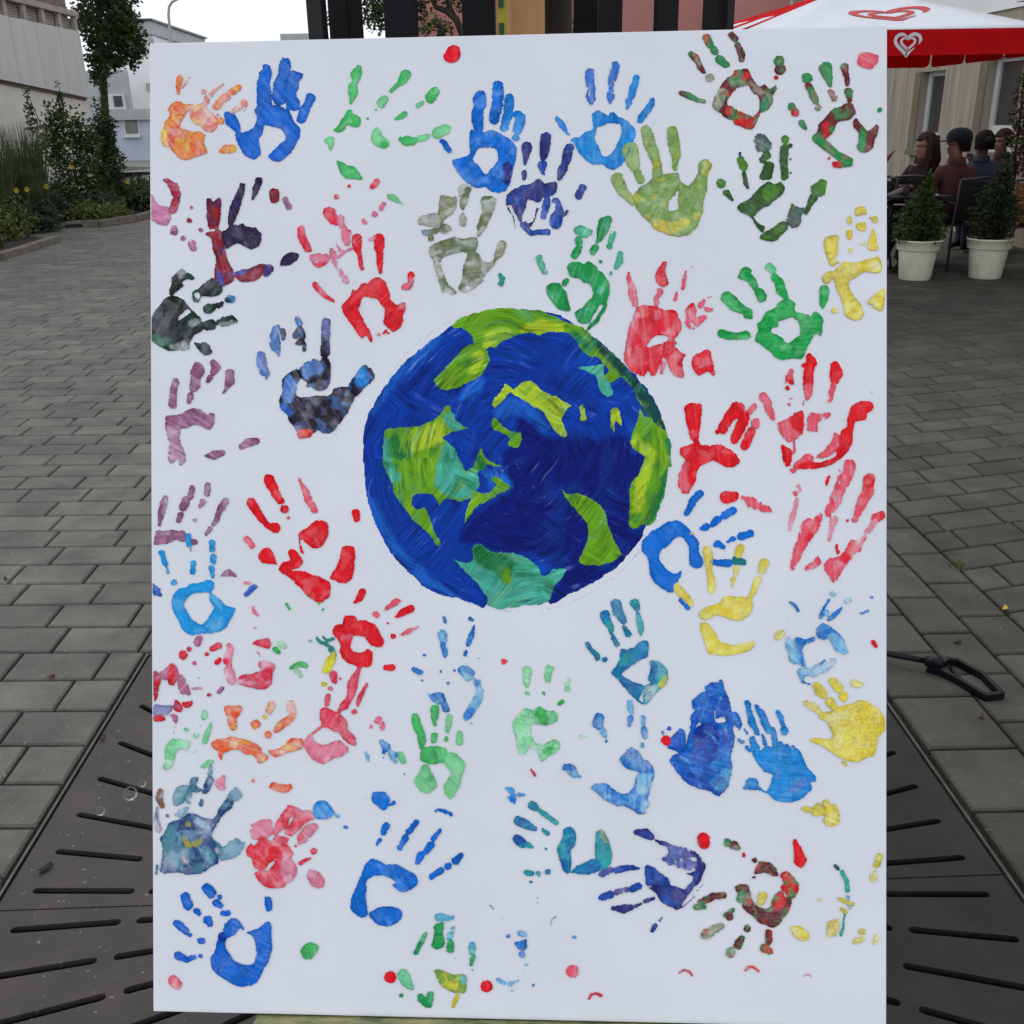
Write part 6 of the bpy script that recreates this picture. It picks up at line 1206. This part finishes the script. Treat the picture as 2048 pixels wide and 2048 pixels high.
s 13,101,4 14,107,3;4s 10,114,2.2;s 8,122,3 7,129,2.5;p 0,135 6,132 12,135 17,137 24,142 27,148 28,154 33,160 35,166 34,170 28,168 22,162 17,156 13,156 8,152 4,152 0,148;4s 32,166,3;4p -16,166 -9,158 -5,155 -7,161 0,168 8,168 17,163 24,168 28,172 24,178 14,182 6,186 1,187 -6,183 -12,176;s 0,152,1.5 -6,157,1;p 37,92 41,92 38,104 36,114 33,122 30,128 27,134 22,136 17,138 19,130 24,124 26,116 27,108 30,102 34,98;s 45,110,1.2 42,116,2 38,125,2.5 37,130,1.5;s 33,137,2.5;4s 20,105,1.3;4p 51,145 55,141 61,143 63,150 62,155 58,155 56,148 52,148;4s 49,151,2
red hand|R
s 41,22,4 38,28,2.8 34,31,1.5;4s 75,30,3 70,33,3.2 63,37,1.5;s 88,37,3.5 80,41,3.5 74,45,1.5;4s 54,43,3.5;s 65,51,1.2;4s 95,55,1 88,58,3 80,62,1.5;s 71,64,2.8;p 12,57 17,53 22,52 24,44 34,44 36,48 44,48 52,52 57,58 60,65 62,68 60,73 55,75 49,72 44,66 38,64 32,64 31,68 30,74 33,79 42,79 46,76 51,80 51,88 49,93 42,94 34,92 24,88 20,80 20,74 18,68 13,62;4s 22,66,2 30,65,1.5;s 64,94,2.5 70,94,3
patchy blue hand|B5
s 120,46,1.5 121,50,1.5;4s 118,62,4.5 119,67,4;s 119,72,2.5 121,80,2.5;s 121,83,1.5;s 145,47,2 147,48,2;s 149,54,.8 146,64,2.8 143,72,2;s 141,79,1.5 140,82,1.2;s 101,82,1.5;s 91,96,2.5 97,99,2.8;s 99,107,1.3;s 117,98,1.2;s 124,109,1.3;s 153,85,1.2;s 130,97,1.2;4p 134,98 140,93 146,95 150,102 156,107 157,114 158,120 156,128 150,136 147,142 142,146 139,144 138,138 143,132 148,124 150,118 148,108 140,106;s 136,96,3 142,95,3 148,100,2;s 152,109,3;s 142,140,4 147,136,3;4s 146,148,1.2;p 103,117 106,120 112,118 120,119 122,126 126,136 120,137 116,130 112,128 108,126;4s 115,127,3;s 60,166,2.5 64,171,4 62,176,2;s 61,181,1;4s 70,178,4 72,184,2.5;s 74,178,2;4s 45,176,2 46,184,1.5
tiny red spot|R
s 178,88,2.8
green hand|G
s 92,142,4 94,150,4.5 97,158,4 99,166,3.5 98,171,2;s 111,134,4.2 111,142,3.5 111,149,1.5;2s 125,142,3 124,150,3 123,156,1.5;s 111,160,3 110,165,2.5;s 122,163,2.2;2s 135,158,3 135,166,3.2;p 97,178 100,171 108,170 118,171 123,173 122,180 120,186 114,187 108,188 102,186 98,184;2p 91,204 96,196 99,189 104,188 107,194 111,200 113,208 108,214 102,216 96,212;2p 122,178 128,176 135,180 141,188 138,196 136,206 132,214 128,221 124,220 119,211 122,204 127,196 121,188;s 107,201,2.5;2s 78,178,3 80,184,3;5s 110,176,2 113,185,2
@1000,1140
pale green hand|GP
s 26,97,4.2 26,105,4 26,112,2;s 26,119,2.2;p 45,90 48,93 53,94 50,100 48,108 43,108;3s 42,119,1.6;4s 67,105,1.2 65,112,2;s 65,115,2.5;3s 60,127,2.2 57,129,2;p 12,150 14,143 20,138 24,134 32,135 38,131 44,135 52,136 56,141 54,147 48,149 40,149 33,148 30,150 30,160 34,167 28,170 24,177 19,178 17,172 15,160;3p 34,138 38,131 44,136 46,148 36,149;p 34,172 42,168 50,164 56,165 58,170 54,176 46,180 41,185 38,180;3s 44,176,2.5 50,172,2;4p 28,170 34,167 42,170 38,176 32,174;4s 79,160,3 83,160,1
teal blue hand|TB
s 101,44,5 104,50,4;2s 105,52,3.5 107,56,3 108,61,1.5;s 109,64,2 113,72,2.5;s 112,33,5 114,40,5 119,49,3;s 120,55,2 124,62,3;2s 130,32,4.8 132,37,3;2s 133,42,2 135,50,2.8 136,58,2.8 136,62,1.2;s 84,71,2 87,76,2;2s 89,78,2 94,84,3;s 101,86,2.5;p 116,77 122,76 130,74 134,69 142,68 144,74 142,84 136,87 130,90 124,95 120,98 118,101 124,106 134,109 140,113 134,124 140,129 138,130 128,122 120,113 116,108 111,103 107,98 112,93 116,86;2s 118,90,3 126,80,3;2p 144,88 152,87 158,92 162,96 162,104 158,112 152,118 146,124 141,130 138,125 140,112 146,109 143,105 146,96;s 150,94,4 146,104,2.5;5s 160,104,3 156,110,3;4p 140,114 150,110 152,116 142,127
@1380,1180
large dark blue hand|BD
2p 14,94 18,90 26,89 29,86 32,88 33,96 28,100 16,99;p 14,98 33,96 37,104 39,112 41,117 45,118 50,128 48,134 44,140 42,148 40,156 38,170 34,190 28,199 20,195 12,193 3,190 -5,185 -13,175 -20,165 -17,160 -8,156 -4,152 -2,140 0,134 1,120 6,116 2,114 2,108 5,104;p -24,148 -16,140 -11,134 -6,135 -4,146 -4,154 -10,157 -18,154;h 24,116 25,124 33,123 34,127 25,127;h 9,128 11,132 6,133;h 12,160 18,160 17,167;h 43,131 47,136 44,141 42,136;3p 4,135 20,128 28,140 22,166 4,165;4p 20,186 30,176 38,160 41,172 37,190 30,196;2s 42,124,3 46,128,2;4s 9,128,.5 14,113,.5 20,102,.5;4s 2,115,.6 12,114,.5;4s 24,118,.5 30,104,.5;4s 35,126,.6 34,136,.5 40,148,.6;4s 14,136,.4 20,140,.5 26,148,.4;4s 22,168,.5 30,160,.6 38,158,.5;4s 20,176,.5 30,170,.6 38,168,.5;4s 0,172,.5 6,180,.6 10,190,.5;4s -10,160,.4 0,168,.5;2p 20,172 32,158 39,156 38,172;4s 30,128,.5 36,138,.5;s -20,134,2;4s -26,138,1.5
light blue hand|B3
s 55,109,2.5 57,118,2.8 60,128,3.5 65,138,2.5;s 64,112,2 69,120,3.5 74,132,3.5 77,138,1.5;s 85,118,2.2 88,124,2.5 90,131,2;s 91,136,4;s 80,134,2 81,142,2.5 82,149,3;s 70,140,1.2 72,148,2;s 53,134,1 55,138,1.5;4s 48,144,2.5 51,147,2;s 55,152,2 58,155,1.5;s 60,144,3 63,152,4 65,158,4;s 93,150,2 95,154,2;s 99,151,1.5;s 87,148,2 90,153,2;p 61,156 68,155 74,150 80,152 84,150 90,153 98,152 104,153 108,160 114,172 121,180 121,185 116,185 118,192 114,196 108,201 98,205 88,205 80,201 74,196 68,194 60,193 50,191 53,188 56,182 64,182 67,190 74,194 78,186 79,178 72,175 66,168 61,160;1s 100,192,3 110,186,3
bright yellow hand|Y
4s 112,109,2.5 118,112,4 124,117,3;s 122,93,4 128,100,4.5;s 135,108,4.5 139,112,4;s 138,88,4 144,95,4;s 148,103,4.5;4s 159,90,4 164,91,3;p 124,118 132,118 142,114 146,112 152,110 160,108 164,106 170,107 176,111 182,114 188,124 190,132 186,138 182,142 180,152 177,160 170,162 163,166 156,165 150,164 142,160 134,155 126,150 116,146 120,142 132,144 138,141 136,134 132,128 126,124;2s 182,124,5 184,132,4;4s 138,124,5 150,120,4;4s 144,146,5;s 148,166,1.5 151,169,1.2;4s 84,45,3 88,42,4
patchy blue hand|B5
p 122,38 127,32 131,32 137,37 140,39 146,44 150,50 146,54 140,48 134,42 131,48 127,48 122,44;4p 132,44 140,42 148,50 153,60 148,62 142,60 138,54;p 101,46 110,47 114,46 120,45 121,49 112,52 109,56 109,64 112,74 108,74 104,66 103,56;4p 91,48 96,44 102,52 104,62 106,72 98,70 94,62;s 111,80,3.5;4p 104,76 116,74 120,77 110,82 111,90 107,88;1p 114,78 128,68 140,66 138,74 120,84;s 130,67,1.5 126,70,.8;s 108,89,1 116,91,1;s 97,12,1.2 102,16,1.5 104,20,1.5;s 95,29,1;s 134,9,.8 129,18,1.2 126,26,1.8;4s 132,22,3;s 146,17,1 142,22,2 134,28,2;1s 152,10,3.5;1s 138,3,3;s 171,20,1.2 164,23,.8;s 175,7,1.2
red paint dab|R
s 177,50,2 179,54,2
red dot on the blue thumb|R
s -23,145,4.8
@290,1500
dark blue teal hand|K2
p 22,73 24,70 34,66 42,61 48,61 58,65 67,66 72,56 78,48 82,42 86,48 84,56 78,60 72,68 67,76 65,84 72,90 74,95 72,104 70,110 64,112 58,118 52,119 40,120 30,118 20,119 15,116 17,102 17,92 15,84 20,78;4p 80,45 84,37 88,36 94,41 94,45 88,50;4p 74,95 78,92 82,88 88,85 93,88 97,89 94,97 86,105 78,106 72,106;4s 64,17,2 63,22,2.5;s 63,28,3.5 60,36,3.5 58,40,2;p 44,28 52,26 50,34 56,38 50,41 46,40 42,42;2p 27,44 32,35 42,34 42,42 38,50 30,54 27,48;4p 29,62 34,56 42,54 42,58 36,64 32,65;s 55,49,2 54,52,2.5;4s 42,50,2 44,42,1.5;6s 15,40,3 14,46,3.5 17,54,2;6s 22,63,1.8;7s 12,55,1 11,66,2 13,76,3;2s 12,112,1.5 11,120,1;3s 42,71,1.8;3s 39,84,2 42,92,3;3s 50,90,3 54,88,2;2s 24,80,5 24,100,5 34,110,4;2s 58,98,5 64,104,4;4s 50,68,3 60,74,3;7s 39,98,3 40,106,3;7s 71,96,2 74,100,1.5
pinkish red fist print|RP2
4p 102,80 103,72 110,68 120,66 124,72 124,80 118,85 106,87;p 124,82 126,72 130,64 136,56 140,53 148,55 152,58 146,64 140,66 138,74 130,79 128,83;p 134,80 140,72 146,62 152,58 158,58 164,62 164,66 160,68 154,72 146,80 140,83;p 124,84 136,84 139,86 138,92 144,100 140,104 146,110 146,118 140,125 134,132 120,133 112,128 107,122 106,118 114,116 120,115 124,110 126,104 120,100;4p 134,100 146,110 146,120 138,128 132,120;p 106,92 114,84 126,92 128,102 120,110 114,116 106,114 102,104 98,102 98,96 102,90;3p 106,92 114,88 126,92 128,102 120,110 114,115 106,108;4p 148,82 154,74 162,70 168,74 160,84 154,90 147,90;3s 150,84,3;s 163,97,3;s 150,109,2 160,104,1;s 146,93,1.2;4p 156,120 160,115 168,118 174,126 172,132 166,133 160,129;4p 67,30 72,26 78,24 77,34 78,38 72,38
orange paint dab|O
s 105,30,1.8;p 120,36 124,31 132,33 140,32 143,36 138,41 130,40
blue paint blob|B3
p 162,56 165,50 172,48 178,51 182,58 184,62 176,66 167,66 162,62;4s 186,63,2
blue hand|B
s 60,133,4.5 64,138,5;s 72,142,2.5;s 69,147,3.5 74,150,2.5;s 76,157,3 80,157,3;s 39,142,4.5 42,149,5;s 50,155,3 53,158,2;s 61,164,4.5 63,168,3;s 31,167,3.5 36,171,3.5 40,175,3;s 44,178,2;s 53,184,2.5 56,184,3;s 119,144,3 120,152,3.5;p 80,164 86,162 92,165 96,173 94,177 100,175 110,172 118,165 122,168 123,190 121,200 115,212 109,223 100,228 90,228 80,223 70,217 65,210 64,200 68,193 70,184 74,176;h 92,172 88,178 80,182 78,190 82,196 86,202 94,206 104,206 107,200 107,186 103,179 98,177;3s 75,180,4;s 32,198,4 40,202,3 48,200,2.2;s 54,199,2
green fingertip spot|G
p 150,195 154,188 160,185 167,189 166,196 160,202 154,201
red pale fingertip spot|RP
p 22,222 27,217 33,220 36,226 33,231 26,229
@640,1500
blue hand|B2
p 43,112 50,104 58,107 64,110 74,110 82,114 92,120 96,126 92,132 84,136 78,136 70,130 74,128 68,124 62,121 56,121 50,122 45,128 45,140 46,158 40,162 33,157 29,152 31,142 36,130 40,120;p 47,158 56,152 66,151 76,153 80,157 78,164 70,169 62,170 54,167 50,163;s 64,73,3.5 61,80,2.5;s 58,87,2 55,91,1.2;s 94,69,2 90,74,3 86,79,2.8;s 83,84,3 79,90,2.5;s 77,94,2.8;s 116,77,1.5 110,85,3.2;s 107,92,4 101,99,2.5;s 97,102,4 94,108,2.5;s 136,101,2.5 131,107,4;s 124,112,3.5;s 117,116,3 108,122,3
blue paint dabs|B2
p 50,42 56,40 62,40 68,46 66,52 72,48 73,52 66,54 62,58 55,54 50,48;s 45,45,.9;s 25,74,2;s 114,57,1.2 120,58,1.8 127,62,2;s 112,59,1.2;4p 178,36 183,35 188,38 190,46 188,52 184,50 180,46 184,44 182,40;s 186,47,3;4s 192,43,2 197,43,1;s 75,80,.8;s 82,23,1;4s 245,180,2
green dripping fingerprints|GT
4s 114,161,3.5 121,162,4 128,161,2;p 111,168 120,166 119,178 121,186 117,192 109,191 107,188 110,180;5s 102,177,2 98,185,2.5;s 96,188,2.5 93,195,2.5;s 88,196,.8;4s 128,172,2 125,180,3.5;s 126,186,3 126,192,3.5;4s 147,188,3 147,194,3.5;s 148,200,2.5 146,206,2;6s 147,211,.8 147,215,.6;s 164,149,.8 168,154,.8;s 176,163,.8;s 127,198,.5 133,203,.5
@290,1800,.2415
red fingertip spot|R
s 118.6,37,2.8
green paint dabs|GT
5p 122,35 125,33 128,36 130,43 126,42 123,39;s 124,46,.9;s 133,47,1.8 137,50,1.8 138,45,1.5
yellow green paint blob|YG
p 140,33 144,34 150,36 155,36 155,44 152,45 147,44 142,40;s 141,34,1.2;2s 151,46,.8 149,51,1;4s 154,38,1.5
red fingertip spot|R
s 165,41.5,2.8
@1000,1500
blue hand|B5
s 96,-32,4.5 94,-26,5 97,-22,3;4s 100,-18,3.5 102,-14,2;s 103,-9,1.5;4s 125,-47,2.5 126,-41,3 127,-37,2;s 126,-31,3 125,-24,2;4s 138,-32,2.2 138,-26,2.2;s 139,-20,3 140,-13,2.5;4s 137,-5,2.5;p 115,8 121,2 127,-3 134,1 138,8 142,10 147,16 149,25 146,34 144,42 142,52 141,60 134,62 128,58 121,54 114,54 106,50 98,46 92,40 87,36 92,32 100,31 106,34 112,40 120,42 126,40 130,34 133,25 137,23 130,20 122,18 117,12;4p 132,24 146,24 144,40 134,42;4s 142,52,3 138,58,2;p 60,16 64,13 70,13 74,18 70,20 61,19;4p 64,20 74,19 75,24 72,27;s 77,25,1.5;s 94,34,1
teal hand|TB
2s 31,53,4 34,55,3.2;2s 37,58,2 44,62,2.8 54,70,2.2;s 18,68,4.5 26,72,4 34,76,2;s 42,77,1.8 46,80,2;3s 17,86,4.5 22,90,4;2s 27,91,2.5 31,93,1.5;s 44,95,1.2;2s 25,118,2.5 31,119,2.2;2s 37,119,2.5;s 46,117,2.8;s 30,127,1.8;p 61,76 66,73 71,76 74,82 72,92 69,97 69,110 68,118 64,119 60,114 57,104 55,98 56,92 60,84;2p 92,80 97,76 102,80 106,90 108,98 107,108 104,113 98,115 92,106 92,92;s 70,118,1 76,114,3 84,113,5 92,111,5;p 70,118 76,112 82,108 90,105 98,114 92,118 84,120 76,119;5s 99,80,2.5 102,86,2;2s 60,92,2.5
navy scratchy hand|N
s 132,79,3 140,80,5 146,84,3;s 150,87,1 158,90,2 164,92,1.5;4p 162,92 172,92 182,96 190,101 195,108 192,104 186,104 178,103 172,108 164,106 160,104 163,98;1p 158,104 168,106 180,104 190,108 192,114 184,116 172,114 164,112;s 158,105,2;s 168,109,1.5;s 178,111,1.5;s 184,97,1.5 192,103,1.5 196,112,2;p 190,100 196,106 198,112 196,120 194,126 188,132 180,136 176,136 184,128 186,122 178,118 186,118 190,110;2p 139,112 146,112 154,118 162,123 164,130 144,131 141,126;p 144,132 164,130 172,132 178,134 184,130 190,127 182,140 176,148 176,152 170,154 164,151 158,148 154,144 150,138;2s 158,143,3 168,147,3;s 176,152,.7 190,140,.7;s 186,140,.6 196,130,.6;4s 99,119,3.5 106,116,3;2s 113,116,3.5 120,114,3.2 128,113,2.5 134,114,1;2s 98,142,3.5 106,139,4;4s 113,137,3 122,135,2.5;2s 127,134,3 134,131,3.5;s 109,152,2 120,153,4.5 126,152,3;s 130,151,2 136,148,1.2;s 140,146,2 148,143,1.5;s 147,174,2 150,170,2.5;4s 155,164,1.2 157,161,.8
red paint smear|RP2
s 30,19,1.2 34,24,1.2
blue speckled fingerprint|B5
s 8,179,2;4s 20,176,3 24,178,2;p 14,186 20,184 25,182 27,187 24,193 18,192;s 21,197,3;4s 26,207,1.5;4s 24,213,1;4s -2,221,1.5 4,225,1.5;4s 10,226,2.5 18,222,1;4s 12,232,1.2;s 32,227,1.3;s 49,168,.6 50,163,.6 54,160,.7;s 36,142,.7 36,148,.5;4s 27,144,.8
red fingertip spot|RP
s 70,213,6
crimson arc print|RP2
s 86,240,1.0 88,236,1.3 93,234,1.3 98,237,1.1;s 173,215,.9 177,212,1.1 182,213,1.1 185,217,.9
@1380,1540
red oval spot|R
s 13,66,6 13,70,6
brown red green hand|X
2s 36,70,4;s 42,72,4.5 46,75,2.5;3s 52,82,2;s 62,87,2.5;p 62,100 66,88 74,88 81,92 86,101 80,102 72,99;s 61,104,1.5;3p 87,101 93,97 99,102 105,110 104,118 97,125 93,120 88,114 90,108;p 43,113 48,110 56,111 58,118 61,126 66,132 76,133 80,126 82,120 88,116 92,122 98,124 97,132 94,138 86,148 80,152 74,150 66,147 60,140 54,136 50,131 52,124 46,120;3p 78,130 82,120 90,118 92,126 86,134;2s 48,124,4 50,118,2;2s 6,132,3 14,132,2;s 10,128,3 20,122,3.5 32,121,3;2s 34,140,2 41,135,2;s 38,141,4;4s 15,159,4.5 24,153,4 30,150,3;s 14,156,3;s 55,153,3.5;s 50,162,3 46,169,4;4s 39,176,5;s 76,157,3.5 76,165,3.5;3s 72,172,4.5 77,175,3
yellow dab inside the brown palm|Y
s 70,122,4.5 68,128,3
red drop|R
s 101,68,1.5 104,76,3.5 106,86,6 107,90,4
yellow fingerprints|Y
p 107,37 112,34 119,38 114,41;p 117,40 121,33 126,32 130,38 128,30 133,28 136,34 140,32 144,42 144,50 140,53 132,54 128,49 130,43 122,45;4s 136,46,4;s 183,83,3 180,92,3;4s 178,100,3 177,105,3;1s 125,125,2;s 144,124,1.5 154,128,2 157,129,2;s 146,134,1.5 150,137,1.5;p 97,152 103,150 110,154 115,157 114,163 108,165 101,161;4s 102,154,2;4p 132,148 138,144 145,144 144,152 141,160 133,160;s 166,156,3;4s 160,165,3 167,162,2;1s 180,160,3 179,167,2
teal brush streak|T
3s 139,92,1 143,95,1.6;s 147,98,2 151,106,2.2 152,116,2;1s 152,122,2 154,132,2;s 149,138,.8 148,152,.8 146,158,1.5
crimson arc print|RP2
s 53,193,.9 57,190,1.2 61,190,1.2 66,194,1;s 109,199,.8 113,197,.9 117,199,.8
"""
GLOBE = r"""
@710,600,.29723
ocean|g0
1p 57,15 48,22 38,30 28,38 20,48 13,58 8,68 5,80 5,95 6,110 9,124 14,138 21,150 30,160 40,170 50,175 62,178 70,181 77,183 80,178 84,170 110,172 116,181 126,176 138,170 150,163 158,157 164,150 170,142 173,134 180,120 186,100 187,90 185,78 181,65 175,54 166,44 157,35 148,26 136,18 124,10 110,6 96,5 82,6 70,9 60,14;2p 95,69 105,72 112,80 122,82 132,80 145,84 155,80 164,84 164,90 174,95 170,102 163,108 164,118 162,135 168,138 174,133 172,142 158,157 146,166 116,181 122,165 118,160 108,152 100,150 86,150 74,145 66,145 62,140 70,128 80,122 92,114 90,105 88,95 92,88 98,80;3p 82,66 90,58 98,60 110,68 116,76 112,78 104,71 94,68 88,72;3p 76,104 80,100 88,101 94,110 90,114 82,114;3p 48,20 30,36 14,58 8,72 14,64 30,44 50,26;3p 66,50 76,46 74,56 62,60;2s 60,118,3;3p 8,120 20,146 40,168 62,177 40,160 22,140 12,118
arctic land|g1
1p 57,15 62,11 70,8 82,5 96,5 110,6 120,10 130,14 138,18 146,26 156,35 164,46 172,55 178,66 182,75 180,76 176,70 172,68 168,58 162,50 158,46 152,50 148,45 150,42 144,34 140,34 134,30 130,22 124,19 116,19 110,21 104,20 94,22 86,26 84,29 80,28 76,30 70,26 69,22 63,17 59,17;2p 98,18 108,12 122,14 124,19 116,19 110,21;2p 78,20 90,18 92,22 84,27 76,28;4s 130,20,2 138,28,1.5;5p 136,18 146,25 157,35 167,46 176,56 181,66 185,78 180,75 172,68 166,56 160,46 150,36 140,24
greenland|g1
1p 47,47 52,42 60,33 66,27 72,26 78,29 80,35 79,39 76,44 70,48 62,52 55,54 49,52;2s 74,33,3 70,42,2
teal land|g1
3p 132,40 142,39 149,38 148,43 152,50 154,56 149,58 145,53 143,46 138,43
yellow land|g1
2p 89,49 93,52 95,53 98,50 102,48 106,49 112,54 120,58 129,63 126,65 123,71 126,78 125,82 120,80 116,74 112,67 105,63 100,60 95,57 92,55 88,60 82,64 82,60 86,55;2s 135,64,1.5 136,70,1.8;2p 152,65 156,64 159,71 158,75 155,72 154,79 152,75
small island land|g1
1p 81,71 84,70 88,75 93,78 99,79 99,84 96,88 91,87 92,82 87,79 82,77
left continent|g1
1p 18,77 26,76 36,75 45,72 51,68 53,63 57,63 58,68 63,74 68,76 60,78 52,82 56,85 60,90 64,98 66,101 70,99 72,94 75,88 78,94 86,98 88,100 80,98 76,100 72,104 74,108 72,112 76,115 80,114 84,110 80,106 84,105 90,109 92,112 84,117 74,122 70,126 65,133 66,124 69,118 62,120 54,118 50,122 48,118 42,115 36,116 34,120 36,124 42,124 46,133 47,138 51,144 49,147 44,139 36,132 29,124 24,116 21,106 18,100 17,90;3p 54,84 60,90 66,102 72,100 74,110 68,118 56,117 48,110 50,95;3s 19,84,1.5 19,96,2.5 24,106,2.5;4s 24,84,3 27,92,3;3s 56,70,3 60,76,2;2p 34,78 46,73 52,71 53,78 50,86 42,88 34,90;4s 74,94,2 76,99,2
lower right continent|g1
1p 122,112 126,115 133,115 142,119 147,123 150,130 152,138 158,150 157,153 150,157 140,158 133,156 135,150 138,140 137,132 132,126 127,120
right edge continent|g1
1p 169,64 172,69 176,70 180,75 185,78 187,92 186,104 183,118 178,132 174,134 171,133 166,136 163,134 163,122 164,108 170,103 174,96 172,93 168,90 164,87 165,78 168,72;2s 168,84,3 176,92,3 170,108,3 168,124,3;4p 182,104 186,100 184,116 178,130 174,134 172,132 176,122 180,112;4s 186,84,1.2 187,98,1
antarctic land|g1
3p 58,153 64,156 70,155 70,148 74,145 78,148 84,150 94,150 102,153 108,158 112,164 115,163 118,160 126,160 122,167 118,172 116,178 110,181 100,182 92,183 86,184 79,181 78,176 72,168 66,162 62,158;4p 69,148 74,145 80,149 88,151 94,156 94,162 90,168 84,162 74,158;1s 88,160,2.5 91,166,2
"""
order = 0
# pencil outline of the globe, drawn a little outside the paint
cxp, cyp, rp_ = 1035.0, 917.5, 304.5
arc = [(cxp+rp_*cos(a), cyp+(rp_+1.5)*sin(a), .55) for a in [radians(18+k*1.6) for k in range(60)]]
arc2 = [(cxp+(rp_+1)*cos(a), cyp+(rp_+1)*sin(a), .5) for a in [radians(212+k*1.6) for k in range(26)]]
me = paint_mesh('pencil_outline', 'pencil', [('s', 0, arc), ('s', 0, arc2)], 0, step=.8)
if me: link('pencil_outline', me, painting)
globe_parts = None
for lab, pal, prims in parse(GLOBE):
    order += 4
    me = paint_mesh('globe_'+('ocean' if pal == 'g0' else 'land'), pal, prims, order, brush=True)
    if me:
        o = link('ocean' if lab == 'ocean' else 'land', me, painting); o['label'] = 'painted '+lab
order = 45
for lab, pal, prims in parse(PRINTS):
    order += 1
    nm = 'handprint' if ('hand' in lab or 'palm' in lab or 'fist' in lab) else ('fingerprint' if 'finger' in lab else 'paint_mark')
    me = paint_mesh(nm, pal, prims, order)
    if me: link(nm, me, painting)['label'] = lab + ('print' if lab.endswith('hand') else '')
